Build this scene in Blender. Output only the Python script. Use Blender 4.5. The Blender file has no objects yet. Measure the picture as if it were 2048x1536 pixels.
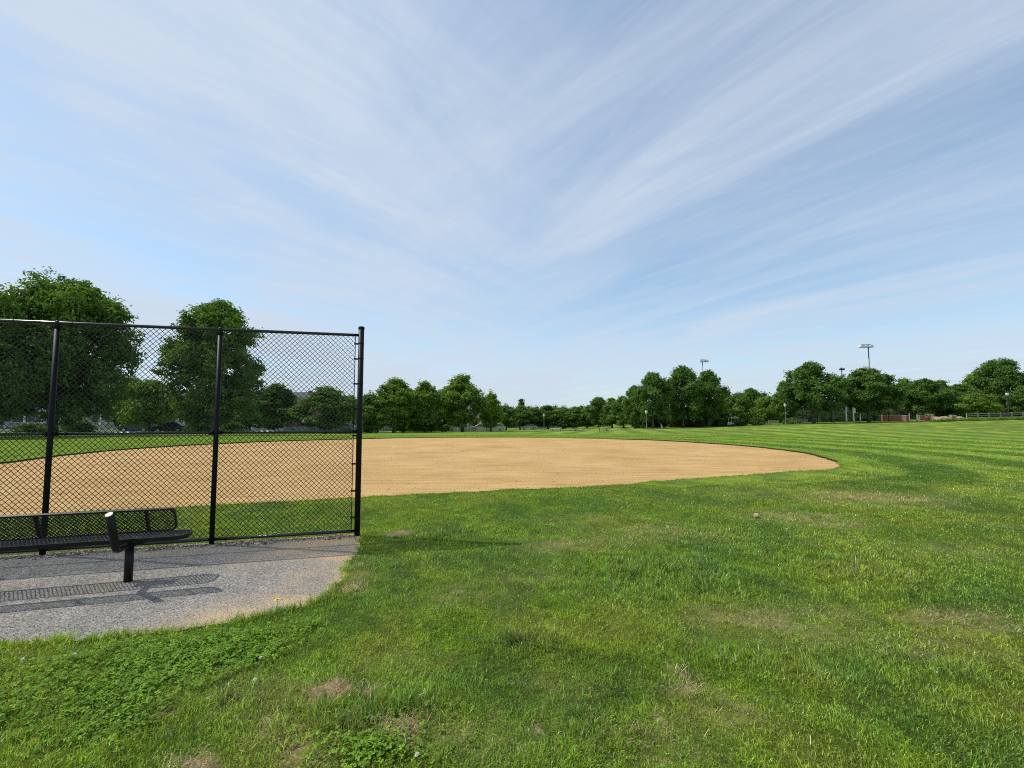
import bpy, math, random
import numpy as np
from mathutils import Vector, geometry
R = math.radians
rng = np.random.default_rng(7)
random.seed(7)
scene = bpy.context.scene
COL = scene.collection

# ------------------------------------------------------------------ camera
F = 927.0                      # focal length in pixels of a 2048 px wide frame
CAMH = 1.7
PITCH = math.atan(61.0 / F)
cam_d = bpy.data.cameras.new('camera')
cam_d.sensor_width = 36.0
cam_d.lens = F / 2048.0 * 36.0
cam_d.clip_start = 0.05
cam_d.clip_end = 6000
cam = bpy.data.objects.new('camera', cam_d)
COL.objects.link(cam)
cam.location = (0, 0, CAMH)
cam.rotation_euler = (math.pi / 2 + PITCH, 0, 0)
scene.camera = cam
CP, SP = math.cos(PITCH), math.sin(PITCH)

def ray(x, y):
    cx, v = (x - 1024.0) / F, -(y - 768.0) / F
    return (cx, CP - v * SP, SP + v * CP)

def gp(x, y, z=0.0):
    """point of the level z that shows at photo pixel x, y"""
    d = ray(x, y)
    t = (z - CAMH) / d[2]
    return (d[0] * t, d[1] * t)

def col_x(x, Y):
    d = ray(x, 842)
    return d[0] / d[1] * Y

def z_at(y, Y):
    d = ray(1024, y)
    return CAMH + Y * d[2] / d[1]

# ------------------------------------------------------------------ terrain
T_X = np.array([-900, -400, 0, 250, 430, 725, 850, 1000, 1090, 1180, 1250, 1300, 1400, 1500, 1600, 1700, 1800, 1860, 1950, 2048, 2500, 3200.])
T_Y = np.array([882, 880, 872, 868, 867, 866, 865, 861, 858.5, 857, 857, 857.5, 856, 853, 848.5, 846.5, 844.5, 843, 841, 839, 833, 833.])
T_D = np.array([46, 46, 48, 55, 60, 72, 78, 105, 130, 120, 100, 85, 84, 82, 82, 82, 84, 82, 80, 80, 80, 80.])
T_Z = CAMH - (T_Y - 829.0) / F * T_D

def vnoise(x, y, seed=0):
    x = np.asarray(x, float); y = np.asarray(y, float)
    ix = np.floor(x).astype(np.int64); iy = np.floor(y).astype(np.int64)
    fx = x - ix; fy = y - iy
    fx = fx * fx * (3 - 2 * fx); fy = fy * fy * (3 - 2 * fy)
    def h(a, b):
        n = (a * 374761393 + b * 668265263 + seed * 1442695041) & 0xffffffff
        n = ((n ^ (n >> 13)) * 1274126177) & 0xffffffff
        n = (n ^ (n >> 16)) & 0xffffffff
        return n / 4294967295.0
    a = h(ix, iy); b = h(ix + 1, iy); c = h(ix, iy + 1); d = h(ix + 1, iy + 1)
    return (a * (1 - fx) + b * fx) * (1 - fy) + (c * (1 - fx) + d * fx) * fy

def fbm(x, y, seed=0, oct=4):
    s = 0; a = 0.5; t = 0
    for i in range(oct):
        s = s + a * vnoise(x * 2 ** i + 17.3 * i, y * 2 ** i - 9.1 * i, seed + i); t += a; a *= 0.5
    return s / t

def sstep(a, b, x):
    t = np.clip((x - a) / (b - a), 0, 1)
    return t * t * (3 - 2 * t)

def terrain(X, Y):
    X = np.asarray(X, float); Y = np.asarray(Y, float)
    t = 1024 + F * X / np.maximum(Y, 3.0)
    t = np.clip(t, -900, 3200)
    D = np.interp(t, T_X, T_D); Z = np.interp(t, T_X, T_Z)
    s = (Y - 36) / (D - 36)
    s = np.where(s < 0.15, np.maximum(s + 0.15, 0) ** 2 / 0.6, s)
    s = np.where(s > 1, 1 + 0.45 * (1 - np.exp(-np.maximum(s - 1, 0) / 0.45)), s)
    return Z * s

def catmull(pts, n=8):
    out = []
    m = len(pts)
    for i in range(m):
        p0, p1, p2, p3 = [np.array(pts[(i + k - 1) % m], float) for k in range(4)]
        for j in range(n):
            t = j / n
            out.append(0.5 * ((2 * p1) + (-p0 + p2) * t + (2 * p0 - 5 * p1 + 4 * p2 - p3) * t * t + (-p0 + 3 * p1 - 3 * p2 + p3) * t ** 3))
    return np.array(out)

FD = np.array([-0.968, -0.2510]); FD /= np.linalg.norm(FD)       # along the fence, leftwards
FN = np.array([FD[1], -FD[0]])                                    # towards the field
F0 = np.array(gp(714, 1072))                                      # end post
# skinned infield
dirt_px = [(0, 1032), (200, 1022), (420, 1011), (560, 1004), (725, 994), (850, 988), (1000, 981), (1200, 972), (1370, 960), (1540, 949), (1640, 943),
           (1676, 938), (1681, 933), (1660, 921), (1600, 906), (1500, 894), (1400, 886.5), (1300, 881), (1150, 877), (1000, 875.5), (850, 876), (725, 878.5),
           (560, 883), (400, 890.5), (250, 900), (130, 912), (0, 928)]
dirt_w = [gp(*p) for p in dirt_px] + [(-18.6, 13.2), (-18.3, 10.2), (-16.2, 7.6), (-12.5, 7.1)]
DIRT = catmull(dirt_w, 10)
_n = (fbm(DIRT[:, 0] * 1.4, DIRT[:, 1] * 1.4, 3) - 0.5) * 0.30
_c = DIRT.mean(0); _d = DIRT - _c; _d /= np.linalg.norm(_d, axis=1)[:, None]
DIRT = DIRT + _d * _n[:, None]
# gravel pad
fl = F0 + FN * 0.10
pad_px = [(721, 1078), (708, 1104), (700, 1125), (690, 1150), (668, 1184), (640, 1203), (560, 1226), (430, 1249), (330, 1264), (170, 1281), (0, 1292)]
pad_w = [gp(*p) for p in pad_px] + [(-5.3, 3.05), (-7.5, 2.55)]
pad_back = [tuple(F0 + FD * u + FN * 0.10) for u in (7.3, 5.0, 2.5, 0.4, -0.03)]
PAD = catmull([pad_w[0]] + pad_w + [pad_w[-1]], 8)[8:-16]
_n = (fbm(PAD[:, 0] * 5, PAD[:, 1] * 5, 5) - 0.5) * 0.16
_t = np.gradient(PAD, axis=0); _t /= np.linalg.norm(_t, axis=1)[:, None]
PAD = PAD + np.stack([_t[:, 1], -_t[:, 0]], 1) * _n[:, None]
PAD = np.vstack([PAD, [(-8.6, 3.0)], pad_back])

def inside(P, x, y):
    c = np.zeros(x.shape, bool)
    m = len(P)
    for i in range(m):
        x0, y0 = P[i]; x1, y1 = P[(i + 1) % m]
        if y0 == y1: continue
        k = ((y0 > y) != (y1 > y)) & (x < (x1 - x0) * (y - y0) / (y1 - y0) + x0)
        c ^= k
    return c

def sdist(P, x, y):
    """distance to the outline, negative inside"""
    d = np.full(x.shape, 1e9)
    m = len(P)
    for i in range(m):
        x0, y0 = P[i]; x1, y1 = P[(i + 1) % m]
        dx, dy = x1 - x0, y1 - y0
        L = dx * dx + dy * dy + 1e-12
        t = np.clip(((x - x0) * dx + (y - y0) * dy) / L, 0, 1)
        d = np.minimum(d, (x - x0 - t * dx) ** 2 + (y - y0 - t * dy) ** 2)
    d = np.sqrt(d)
    return np.where(inside(P, x, y), -d, d)

# explicit marks in the lawn: px, py, radius x, radius y (m), strength
DRY = [(1740, 995, 1.3, .45, .9), (1830, 1003, .8, .22, .8), (1590, 1035, .7, .3, .8), (1680, 1052, .5, .18, .7), (1330, 1065, .8, .3, .5), (1240, 1080, .5, .25, .5), (1130, 1095, .55, .2, .8),
       (1500, 1240, .5, .16, .8), (1600, 1265, .4, .16, .8), (1900, 1238, .45, .10, 1.), (1960, 1255, .3, .08, 1.), (1850, 1300, .5, .15, .5), (920, 1190, .4, .18, .5),
       (1372, 1362, .09, .07, 1.), (1370, 1385, .12, .04, 1.), (1120, 1370, .25, .1, .4), (960, 1470, .35, .15, .5), (1430, 1420, .3, .14, .5), (1310, 1490, .3, .12, .6),
       (1050, 1150, .5, .2, .4), (1180, 1040, .8, .3, .3), (1480, 985, 1., .3, .3), (720, 1150, .18, .1, .8), (705, 1180, .12, .08, .8), (420, 1360, .35, .2, .35),
       (1650, 1230, .5, .2, .4), (1930, 1100, .8, .3, .4), (800, 1320, .3, .12, .4), (560, 1390, .3, .14, .5), (600, 1500, .3, .15, .6)]
SOIL = [(660, 1385, .13, .07, 1.), (742, 1388, .05, .03, .9), (795, 1462, .13, .06, 1.), (540, 1436, .05, .025, 1.), (330, 1432, .05, .025, .8), (800, 1066, .15, .10, 1.), (775, 1074, .10, .03, .8),
        (385, 1528, .1, .05, 1.), (515, 1470, .06, .04, .7), (1075, 1465, .04, .03, .7), (1322, 1432, .04, .03, .7), (722, 1127, .09, .04, .9), (1100, 1062, .25, .05, .4), (735, 1040, .1, .05, .2), (600, 1500, .09, .05, .7)]
# longer, darker tufts, some of them painting in a post shadow
TUFT = [(1300, 1140, .75, .34, 1.), (1420, 1165, .5, .25, .8), (1055, 1280, .2, .11, 1.), (1130, 1290, .2, .1, .7), (860, 1070, .35, .18, .9), (960, 1062, .4, .14, .9), (1080, 1064, .35, .1, .7),  # last three here darken the grass along the end post's cast shadow
        (640, 1415, .22, .14, .9), (590, 1450, .25, .14, .9), (720, 1430, .2, .12, .9), (1440, 1070, .6, .25, .6), (1560, 1110, .6, .25, .6), (1680, 1130, .7, .25, .6), (1270, 1180, .4, .2, .7),
        (820, 1420, .22, .1, .8), (1720, 1150, .5, .3, .6), (1600, 1330, .3, .15, .6), (1830, 1330, .35, .15, .6), (1400, 1300, .3, .15, .5), (740, 1130, .16, .1, .7), (880, 1120, .4, .16, .5), (1190, 1440, .25, .12, .6), (160, 1440, .3, .15, .5), (460, 1400, .2, .1, .6)]

def spots(L, x, y, seed):
    m = np.zeros(x.shape)
    wob = 0.55 + 0.9 * fbm(x * 6, y * 6, seed)
    for px, py, rx, ry, s in L:
        X, Y = gp(px, py)
        ry = ry * 1.5
        d = ((x - X) / rx) ** 2 + ((y - Y) / ry) ** 2
        m = np.maximum(m, s * np.exp(-d * 0.9))
    wob2 = sstep(0.30, 0.62, fbm(x * 11, y * 11, seed + 5, 3))
    return np.clip(m * wob * 1.15 * (0.35 + 0.9 * wob2), 0, 1)

SA = R(12.0)
def lawn(x, y):
    """albedo of the lawn, dryness, bare soil, tuft at x, y"""
    near = (np.hypot(x, y) < 22)
    dry = np.zeros(x.shape); soil = np.zeros(x.shape); tuft = np.zeros(x.shape)
    xn, yn = x[near], y[near]
    dry[near] = spots(DRY, xn, yn, 11); soil[near] = spots(SOIL, xn, yn, 23); tuft[near] = spots(TUFT, xn, yn, 31)
    big = fbm(x * 0.55 + 4, y * 0.55, 41, 3); mid = fbm(x * 2.1, y * 2.1, 51, 3); fine = 0.6 * fbm(x * 7, y * 7, 61, 2) + 0.4 * vnoise(x * 26, y * 26, 63)
    dry = np.clip(dry + 0.16 * sstep(0.60, 0.80, big * 0.4 + mid * 0.6), 0, 1)
    g = np.stack([0.245 + 0 * x, 0.390 + 0 * x, 0.036 + 0 * x], -1)
    yel = np.array([0.370, 0.435, 0.050]); blu = np.array([0.150, 0.285, 0.046])
    k = sstep(0.42, 0.68, mid * 0.55 + big * 0.45)[..., None]
    g = g * (1 - k * 0.6) + yel * k * 0.6
    k2 = sstep(0.52, 0.3, fbm(x * 1.3 - 8, y * 1.3, 71, 3))[..., None]
    g = g * (1 - k2 * 0.6) + blu * k2 * 0.6
    g = g * (0.52 + 0.96 * fine)[..., None]
    # mowing sheen of leaning blades, painted as lighter and darker albedo bands: passes run away from the camera in the outfield, round the infield edge beside it
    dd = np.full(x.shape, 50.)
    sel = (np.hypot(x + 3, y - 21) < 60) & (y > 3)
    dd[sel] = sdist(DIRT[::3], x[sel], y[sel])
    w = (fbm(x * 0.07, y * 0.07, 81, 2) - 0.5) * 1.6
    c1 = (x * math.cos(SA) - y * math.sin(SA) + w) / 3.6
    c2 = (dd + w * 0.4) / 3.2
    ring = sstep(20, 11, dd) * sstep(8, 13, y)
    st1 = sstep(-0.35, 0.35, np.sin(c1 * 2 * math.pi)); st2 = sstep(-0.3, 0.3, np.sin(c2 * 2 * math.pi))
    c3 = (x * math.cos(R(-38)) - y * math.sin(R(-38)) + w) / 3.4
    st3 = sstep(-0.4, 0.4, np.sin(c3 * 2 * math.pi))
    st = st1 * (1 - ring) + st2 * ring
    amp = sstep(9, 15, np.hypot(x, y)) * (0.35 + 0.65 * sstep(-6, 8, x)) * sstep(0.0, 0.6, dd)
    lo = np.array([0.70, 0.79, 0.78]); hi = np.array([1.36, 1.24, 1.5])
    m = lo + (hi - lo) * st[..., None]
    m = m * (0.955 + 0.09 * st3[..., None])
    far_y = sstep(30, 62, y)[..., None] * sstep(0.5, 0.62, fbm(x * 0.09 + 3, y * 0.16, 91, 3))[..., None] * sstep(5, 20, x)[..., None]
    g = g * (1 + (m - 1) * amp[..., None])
    g = g * (1 - 0.55 * far_y) + np.array([0.20, 0.20, 0.05]) * 0.55 * far_y
    g = g * (1 - tuft[..., None] * np.array([0.20, 0.20, -0.30]))
    straw = np.array([0.50, 0.42, 0.17])
    g = g * (1 - dry[..., None] * 0.42) + straw * dry[..., None] * 0.42
    return g, dry, soil, tuft

def bumps(x, y):
    r = np.hypot(x, y)
    return ((fbm(x * 0.9, y * 0.9, 101, 3) - 0.5) * 0.10 + (fbm(x * 4, y * 4, 111, 2) - 0.5) * 0.035) * sstep(30, 14, r)

def ground_full(x, y):
    z = terrain(x, y)
    near = np.hypot(x, y) < 40
    b = np.zeros(x.shape)
    if near.any():
        xn, yn = x[near], y[near]
        d = np.minimum(sdist(DIRT[::2], xn, yn), sdist(PAD, xn, yn))
        df = np.abs((xn - F0[0]) * FN[0] + (yn - F0[1]) * FN[1])
        b[near] = bumps(xn, yn) * sstep(0.05, 0.6, d) * sstep(0.1, 0.5, df)
    return z + b

def gz(x, y):
    return float(ground_full(np.array([float(x)]), np.array([float(y)]))[0])

# ------------------------------------------------------------------ node helpers
def mat(name):
    m = bpy.data.materials.new(name); m.use_nodes = True
    nt = m.node_tree; nt.nodes.clear()
    o = nt.nodes.new('ShaderNodeOutputMaterial')
    return m, nt, o

def N(nt, t, **kw):
    n = nt.nodes.new(t)
    for k, v in kw.items():
        if k in n.inputs: n.inputs[k].default_value = v
        else: setattr(n, k, v)
    return n

def L(nt, a, b): nt.links.new(a, b)

def noise(nt, vec, scale, detail=4, rough=0.55):
    n = N(nt, 'ShaderNodeTexNoise'); n.inputs['Scale'].default_value = scale; n.inputs['Detail'].default_value = detail; n.inputs['Roughness'].default_value = rough
    if vec is not None: L(nt, vec, n.inputs['Vector'])
    return n

def ramp(nt, fac, stops):
    r = N(nt, 'ShaderNodeValToRGB')
    e = r.color_ramp.elements
    while len(e) < len(stops): e.new(0.5)
    for i, (p, c) in enumerate(stops):
        e[i].position = p; e[i].color = (*c, 1) if len(c) == 3 else c
    L(nt, fac, r.inputs['Fac'])
    return r

def simple(name, c, rough=0.6, metal=0.0, var=0.15, scale=8.0, bump=0.0, spec=0.5):
    m, nt, o = mat(name)
    tc = N(nt, 'ShaderNodeTexCoord')
    ns = noise(nt, tc.outputs['Object'], scale, 5)
    lo = [max(0, v * (1 - var)) for v in c]; hi = [min(1, v * (1 + var)) for v in c]
    rp = ramp(nt, ns.outputs['Fac'], [(0.3, lo), (0.7, hi)])
    p = N(nt, 'ShaderNodeBsdfPrincipled'); p.inputs['Roughness'].default_value = rough; p.inputs['Metallic'].default_value = metal
    p.inputs['Specular IOR Level'].default_value = spec
    L(nt, rp.outputs['Color'], p.inputs['Base Color'])
    if bump:
        b = N(nt, 'ShaderNodeBump'); b.inputs['Strength'].default_value = bump; b.inputs['Distance'].default_value = 0.01
        n2 = noise(nt, tc.outputs['Object'], scale * 6, 4)
        L(nt, n2.outputs['Fac'], b.inputs['Height']); L(nt, b.outputs['Normal'], p.inputs['Normal'])
    L(nt, p.outputs['BSDF'], o.inputs['Surface'])
    return m

M = {}
M['coat'] = simple('black_vinyl_coating', (0.006, 0.0065, 0.007), 0.50, 0, 0.3, 20, 0.05, 0.2)
M['rail'] = simple('black_rail_coating', (0.006, 0.0065, 0.007), 0.27, 0, 0.3, 20, 0.0, 0.7)
M['wire'] = simple('black_coated_wire', (0.006, 0.0065, 0.007), 0.20, 0, 0.2, 30, 0.0, 0.5)
M['bench'] = simple('black_plastisol', (0.009, 0.0085, 0.008), 0.40, 0, 0.25, 30, 0.08, 0.25)
M['bench_cap'] = simple('polished_end_cap', (0.02, 0.02, 0.02), 0.46, 0, 0.25, 30, 0.0, 0.6)
M['bark'] = simple('bark', (0.10, 0.08, 0.062), 0.9, 0, 0.45, 3, 0.6)
M['pale_bark'] = simple('pale_bark', (0.24, 0.21, 0.17), 0.9, 0, 0.4, 3, 0.5)
M['white'] = simple('white_paint', (0.74, 0.74, 0.71), 0.5, 0, 0.08, 4)
M['cream'] = simple('cream_siding', (0.62, 0.53, 0.38), 0.7, 0, 0.08, 3)
M['grey_siding'] = simple('grey_siding', (0.36, 0.38, 0.40), 0.7, 0, 0.1, 3)
M['pale_siding'] = simple('pale_siding', (0.60, 0.61, 0.60), 0.7, 0, 0.08, 3)
M['blue_siding'] = simple('blue_grey_siding', (0.26, 0.31, 0.36), 0.7, 0, 0.1, 3)
M['shingle'] = simple('roof_shingle', (0.10, 0.10, 0.11), 0.9, 0, 0.35, 5, 0.3)
M['brown_shingle'] = simple('brown_roof_shingle', (0.13, 0.10, 0.085), 0.9, 0, 0.35, 5, 0.3)
M['glass'] = simple('window_glass', (0.03, 0.04, 0.05), 0.08, 0, 0.2, 2)
M['door'] = simple('door_paint', (0.16, 0.04, 0.03), 0.5, 0, 0.1, 3)
M['tyre'] = simple('tyre_rubber', (0.02, 0.02, 0.02), 0.85)
M['rim'] = simple('alloy_rim', (0.5, 0.5, 0.52), 0.3, 0.8)
M['lens'] = simple('lamp_lens', (0.75, 0.76, 0.74), 0.15)
M['dark_metal'] = simple('dark_green_metal', (0.03, 0.045, 0.04), 0.45, 0.3)
M['grey_metal'] = simple('galvanised_steel', (0.20, 0.22, 0.23), 0.45, 0.5)
M['bright_metal'] = simple('bright_housing', (0.72, 0.72, 0.72), 0.35, 0.2)
M['wood'] = simple('weathered_wood', (0.27, 0.245, 0.21), 0.85, 0, 0.3, 6, 0.3)
M['dark_wood'] = simple('dark_weathered_wood', (0.15, 0.14, 0.12), 0.85, 0, 0.3, 6, 0.3)  # on the shed wall this darker tone stands in for tree shade
M['stone'] = simple('sandstone', (0.33, 0.25, 0.17), 0.9, 0, 0.35, 4, 0.5)
M['concrete'] = simple('concrete', (0.42, 0.39, 0.34), 0.9, 0, 0.2, 5, 0.3)
M['asphalt'] = simple('asphalt', (0.055, 0.055, 0.057), 0.9, 0, 0.25, 3, 0.3)
M['yellow_petal'] = simple('yellow_petals', (0.85, 0.68, 0.02), 0.6)
M['white_petal'] = simple('white_petals', (0.72, 0.70, 0.62), 0.7)
M['stem'] = simple('green_stem', (0.09, 0.16, 0.03), 0.6)
M['pebble_stone'] = simple('pinkish_stone', (0.50, 0.33, 0.22), 0.85, 0, 0.3, 20, 0.4)
M['sign_yellow'] = simple('yellow_sign_paint', (0.75, 0.62, 0.03), 0.5)
M['sign_blue'] = simple('blue_sign_paint', (0.07, 0.13, 0.26), 0.5)
M['turf_edge'] = simple('cut_turf_soil', (0.045, 0.05, 0.022), 0.95, 0, 0.5, 14, 0.5)

def brick_mat():
    m, nt, o = mat('red_brick')
    tc = N(nt, 'ShaderNodeTexCoord')
    b = N(nt, 'ShaderNodeTexBrick'); b.inputs['Scale'].default_value = 4.0
    b.inputs['Color1'].default_value = (0.36, 0.10, 0.06, 1); b.inputs['Color2'].default_value = (0.28, 0.085, 0.055, 1); b.inputs['Mortar'].default_value = (0.38, 0.30, 0.26, 1)
    b.inputs['Mortar Size'].default_value = 0.015
    L(nt, tc.outputs['Object'], b.inputs['Vector'])
    p = N(nt, 'ShaderNodeBsdfPrincipled'); p.inputs['Roughness'].default_value = 0.9
    L(nt, b.outputs['Color'], p.inputs['Base Color']); L(nt, p.outputs['BSDF'], o.inputs['Surface'])
    return m
M['brick'] = brick_mat()

def attr_ground():
    m, nt, o = mat('lawn_turf')
    a = N(nt, 'ShaderNodeAttribute'); a.attribute_name = 'lawn'
    tc = N(nt, 'ShaderNodeTexCoord')
    n1 = noise(nt, tc.outputs['Object'], 9, 6, 0.7); n2 = noise(nt, tc.outputs['Object'], 55, 4, 0.7)
    r1 = ramp(nt, n1.outputs['Fac'], [(0.3, (0.62, 0.62, 0.6)), (0.7, (1.25, 1.22, 1.2))])
    r2 = ramp(nt, n2.outputs['Fac'], [(0.32, (0.42, 0.42, 0.42)), (0.68, (1.5, 1.5, 1.5))])
    x1 = N(nt, 'ShaderNodeMixRGB', blend_type='MULTIPLY'); x1.inputs[0].default_value = 1
    x2 = N(nt, 'ShaderNodeMixRGB', blend_type='MULTIPLY'); x2.inputs[0].default_value = 1
    L(nt, a.outputs['Color'], x1.inputs[1]); L(nt, r1.outputs['Color'], x1.inputs[2])
    L(nt, x1.outputs['Color'], x2.inputs[1]); L(nt, r2.outputs['Color'], x2.inputs[2])
    p = N(nt, 'ShaderNodeBsdfPrincipled'); p.inputs['Roughness'].default_value = 0.95; p.inputs['Specular IOR Level'].default_value = 0.1
    L(nt, x2.outputs['Color'], p.inputs['Base Color'])
    b = N(nt, 'ShaderNodeBump'); b.inputs['Strength'].default_value = 0.9; b.inputs['Distance'].default_value = 0.03
    L(nt, n2.outputs['Fac'], b.inputs['Height']); L(nt, b.outputs['Normal'], p.inputs['Normal'])
    L(nt, p.outputs['BSDF'], o.inputs['Surface'])
    return m
M['lawn'] = attr_ground()

def leafy(name, attr, use_obj, trans=0.35, gloss=0.06, rough=0.45):
    m, nt, o = mat(name)
    a = N(nt, 'ShaderNodeAttribute'); a.attribute_name = attr
    c = a.outputs['Color']
    if use_obj:
        oi = N(nt, 'ShaderNodeObjectInfo')
        x = N(nt, 'ShaderNodeMixRGB', blend_type='MULTIPLY'); x.inputs[0].default_value = 1
        L(nt, c, x.inputs[1]); L(nt, oi.outputs['Color'], x.inputs[2]); c = x.outputs['Color']
    d = N(nt, 'ShaderNodeBsdfDiffuse'); t = N(nt, 'ShaderNodeBsdfTranslucent'); g = N(nt, 'ShaderNodeBsdfGlossy'); g.inputs['Roughness'].default_value = rough
    g.inputs['Color'].default_value = (0.9, 0.95, 1, 1)
    L(nt, c, d.inputs['Color'])
    yl = N(nt, 'ShaderNodeMixRGB', blend_type='MULTIPLY'); yl.inputs[0].default_value = 1; yl.inputs[2].default_value = (1.35, 1.25, 0.6, 1)
    L(nt, c, yl.inputs[1]); L(nt, yl.outputs['Color'], t.inputs['Color'])
    m1 = N(nt, 'ShaderNodeMixShader'); m1.inputs[0].default_value = trans
    m2 = N(nt, 'ShaderNodeMixShader'); m2.inputs[0].default_value = gloss
    L(nt, d.outputs['BSDF'], m1.inputs[1]); L(nt, t.outputs['BSDF'], m1.inputs[2])
    L(nt, m1.outputs['Shader'], m2.inputs[1]); L(nt, g.outputs['BSDF'], m2.inputs[2])
    L(nt, m2.outputs['Shader'], o.inputs['Surface'])
    return m
M['blade'] = leafy('grass_blades', 'tint', False, 0.42, 0.035, 0.4)
M['leaf'] = leafy('tree_leaves', 'tint', True, 0.34, 0.018, 0.5)
M['clover'] = leafy('clover_leaves', 'tint', False, 0.32, 0.012, 0.5)

def dirt_mat():
    m, nt, o = mat('infield_clay')
    tc = N(nt, 'ShaderNodeTexCoord')
    mp = N(nt, 'ShaderNodeMapping'); mp.inputs['Scale'].default_value = (0.35, 2.2, 1); mp.inputs['Rotation'].default_value = (0, 0, R(-8))
    L(nt, tc.outputs['Object'], mp.inputs['Vector'])
    big = noise(nt, tc.outputs['Object'], 0.35, 4, 0.6); streak = noise(nt, mp.outputs['Vector'], 1.6, 6, 0.65); fine = noise(nt, tc.outputs['Object'], 26, 6, 0.75)
    r1 = ramp(nt, big.outputs['Fac'], [(0.3, (0.450, 0.280, 0.105)), (0.7, (0.580, 0.378, 0.165))])
    r2 = ramp(nt, streak.outputs['Fac'], [(0.30, (0.74, 0.72, 0.70)), (0.5, (1, 1, 1)), (0.70, (1.18, 1.19, 1.22))])
    r3 = ramp(nt, fine.outputs['Fac'], [(0.3, (0.60, 0.58, 0.55)), (0.5, (1, 1, 1)), (0.72, (1.28, 1.28, 1.28))])
    a = N(nt, 'ShaderNodeMixRGB', blend_type='MULTIPLY'); a.inputs[0].default_value = 1
    b = N(nt, 'ShaderNodeMixRGB', blend_type='MULTIPLY'); b.inputs[0].default_value = 1
    L(nt, r1.outputs['Color'], a.inputs[1]); L(nt, r2.outputs['Color'], a.inputs[2]); L(nt, a.outputs['Color'], b.inputs[1]); L(nt, r3.outputs['Color'], b.inputs[2])
    p = N(nt, 'ShaderNodeBsdfPrincipled'); p.inputs['Roughness'].default_value = 0.95; p.inputs['Specular IOR Level'].default_value = 0.1
    L(nt, b.outputs['Color'], p.inputs['Base Color'])
    add = N(nt, 'ShaderNodeMath', operation='ADD'); L(nt, fine.outputs['Fac'], add.inputs[0]); L(nt, streak.outputs['Fac'], add.inputs[1])
    bp = N(nt, 'ShaderNodeBump'); bp.inputs['Strength'].default_value = 0.8; bp.inputs['Distance'].default_value = 0.03
    L(nt, add.outputs[0], bp.inputs['Height']); L(nt, bp.outputs['Normal'], p.inputs['Normal'])
    L(nt, p.outputs['BSDF'], o.inputs['Surface'])
    return m
M['dirt'] = dirt_mat()

def gravel_mat():
    m, nt, o = mat('fine_gravel')
    tc = N(nt, 'ShaderNodeTexCoord')
    a = N(nt, 'ShaderNodeAttribute'); a.attribute_name = 'sand'
    v = N(nt, 'ShaderNodeTexVoronoi'); v.inputs['Scale'].default_value = 95; L(nt, tc.outputs['Object'], v.inputs['Vector'])
    big = noise(nt, tc.outputs['Object'], 2.2, 5, 0.6); fine = noise(nt, tc.outputs['Object'], 60, 5, 0.7)
    r1 = ramp(nt, big.outputs['Fac'], [(0.3, (0.215, 0.205, 0.190)), (0.7, (0.300, 0.280, 0.252))])
    sv = N(nt, 'ShaderNodeSeparateColor'); L(nt, v.outputs['Color'], sv.inputs['Color'])
    r2 = ramp(nt, sv.outputs['Red'], [(0.0, (0.35, 0.36, 0.38)), (0.5, (0.98, 0.97, 0.96)), (1.0, (1.75, 1.68, 1.55))])
    x = N(nt, 'ShaderNodeMixRGB', blend_type='MULTIPLY'); x.inputs[0].default_value = 1
    L(nt, r1.outputs['Color'], x.inputs[1]); L(nt, r2.outputs['Color'], x.inputs[2])
    sandr = ramp(nt, fine.outputs['Fac'], [(0.3, (0.34, 0.25, 0.15)), (0.7, (0.58, 0.44, 0.28))])
    mix = N(nt, 'ShaderNodeMixRGB'); L(nt, a.outputs['Fac'], mix.inputs[0]); L(nt, x.outputs['Color'], mix.inputs[1]); L(nt, sandr.outputs['Color'], mix.inputs[2])
    p = N(nt, 'ShaderNodeBsdfPrincipled'); p.inputs['Roughness'].default_value = 0.92; p.inputs['Specular IOR Level'].default_value = 0.2
    L(nt, mix.outputs['Color'], p.inputs['Base Color'])
    bp = N(nt, 'ShaderNodeBump'); bp.inputs['Strength'].default_value = 0.8; bp.inputs['Distance'].default_value = 0.008
    L(nt, v.outputs['Distance'], bp.inputs['Height']); L(nt, bp.outputs['Normal'], p.inputs['Normal'])
    L(nt, p.outputs['BSDF'], o.inputs['Surface'])
    return m
M['gravel'] = gravel_mat()

def attr_diffuse(name, attr):
    m, nt, o = mat(name)
    a = N(nt, 'ShaderNodeAttribute'); a.attribute_name = attr
    p = N(nt, 'ShaderNodeBsdfPrincipled'); p.inputs['Roughness'].default_value = 0.85; p.inputs['Specular IOR Level'].default_value = 0.25
    L(nt, a.outputs['Color'], p.inputs['Base Color']); L(nt, p.outputs['BSDF'], o.inputs['Surface'])
    return m
M['bits'] = attr_diffuse('stone_chips', 'tint')

# ------------------------------------------------------------------ object helpers
def tag(o, label=None, cat=None, group=None, kind=None):
    if label: o['label'] = label
    if cat: o['category'] = cat
    if group: o['group'] = group
    if kind: o['kind'] = kind
    return o

def thing(name, label, cat, loc, rz=0.0, group=None):
    o = bpy.data.objects.new(name, None); COL.objects.link(o)
    o.empty_display_size = 0.2
    o.location = loc; o.rotation_euler = (0, 0, rz)
    return tag(o, label, cat, group)

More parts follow.
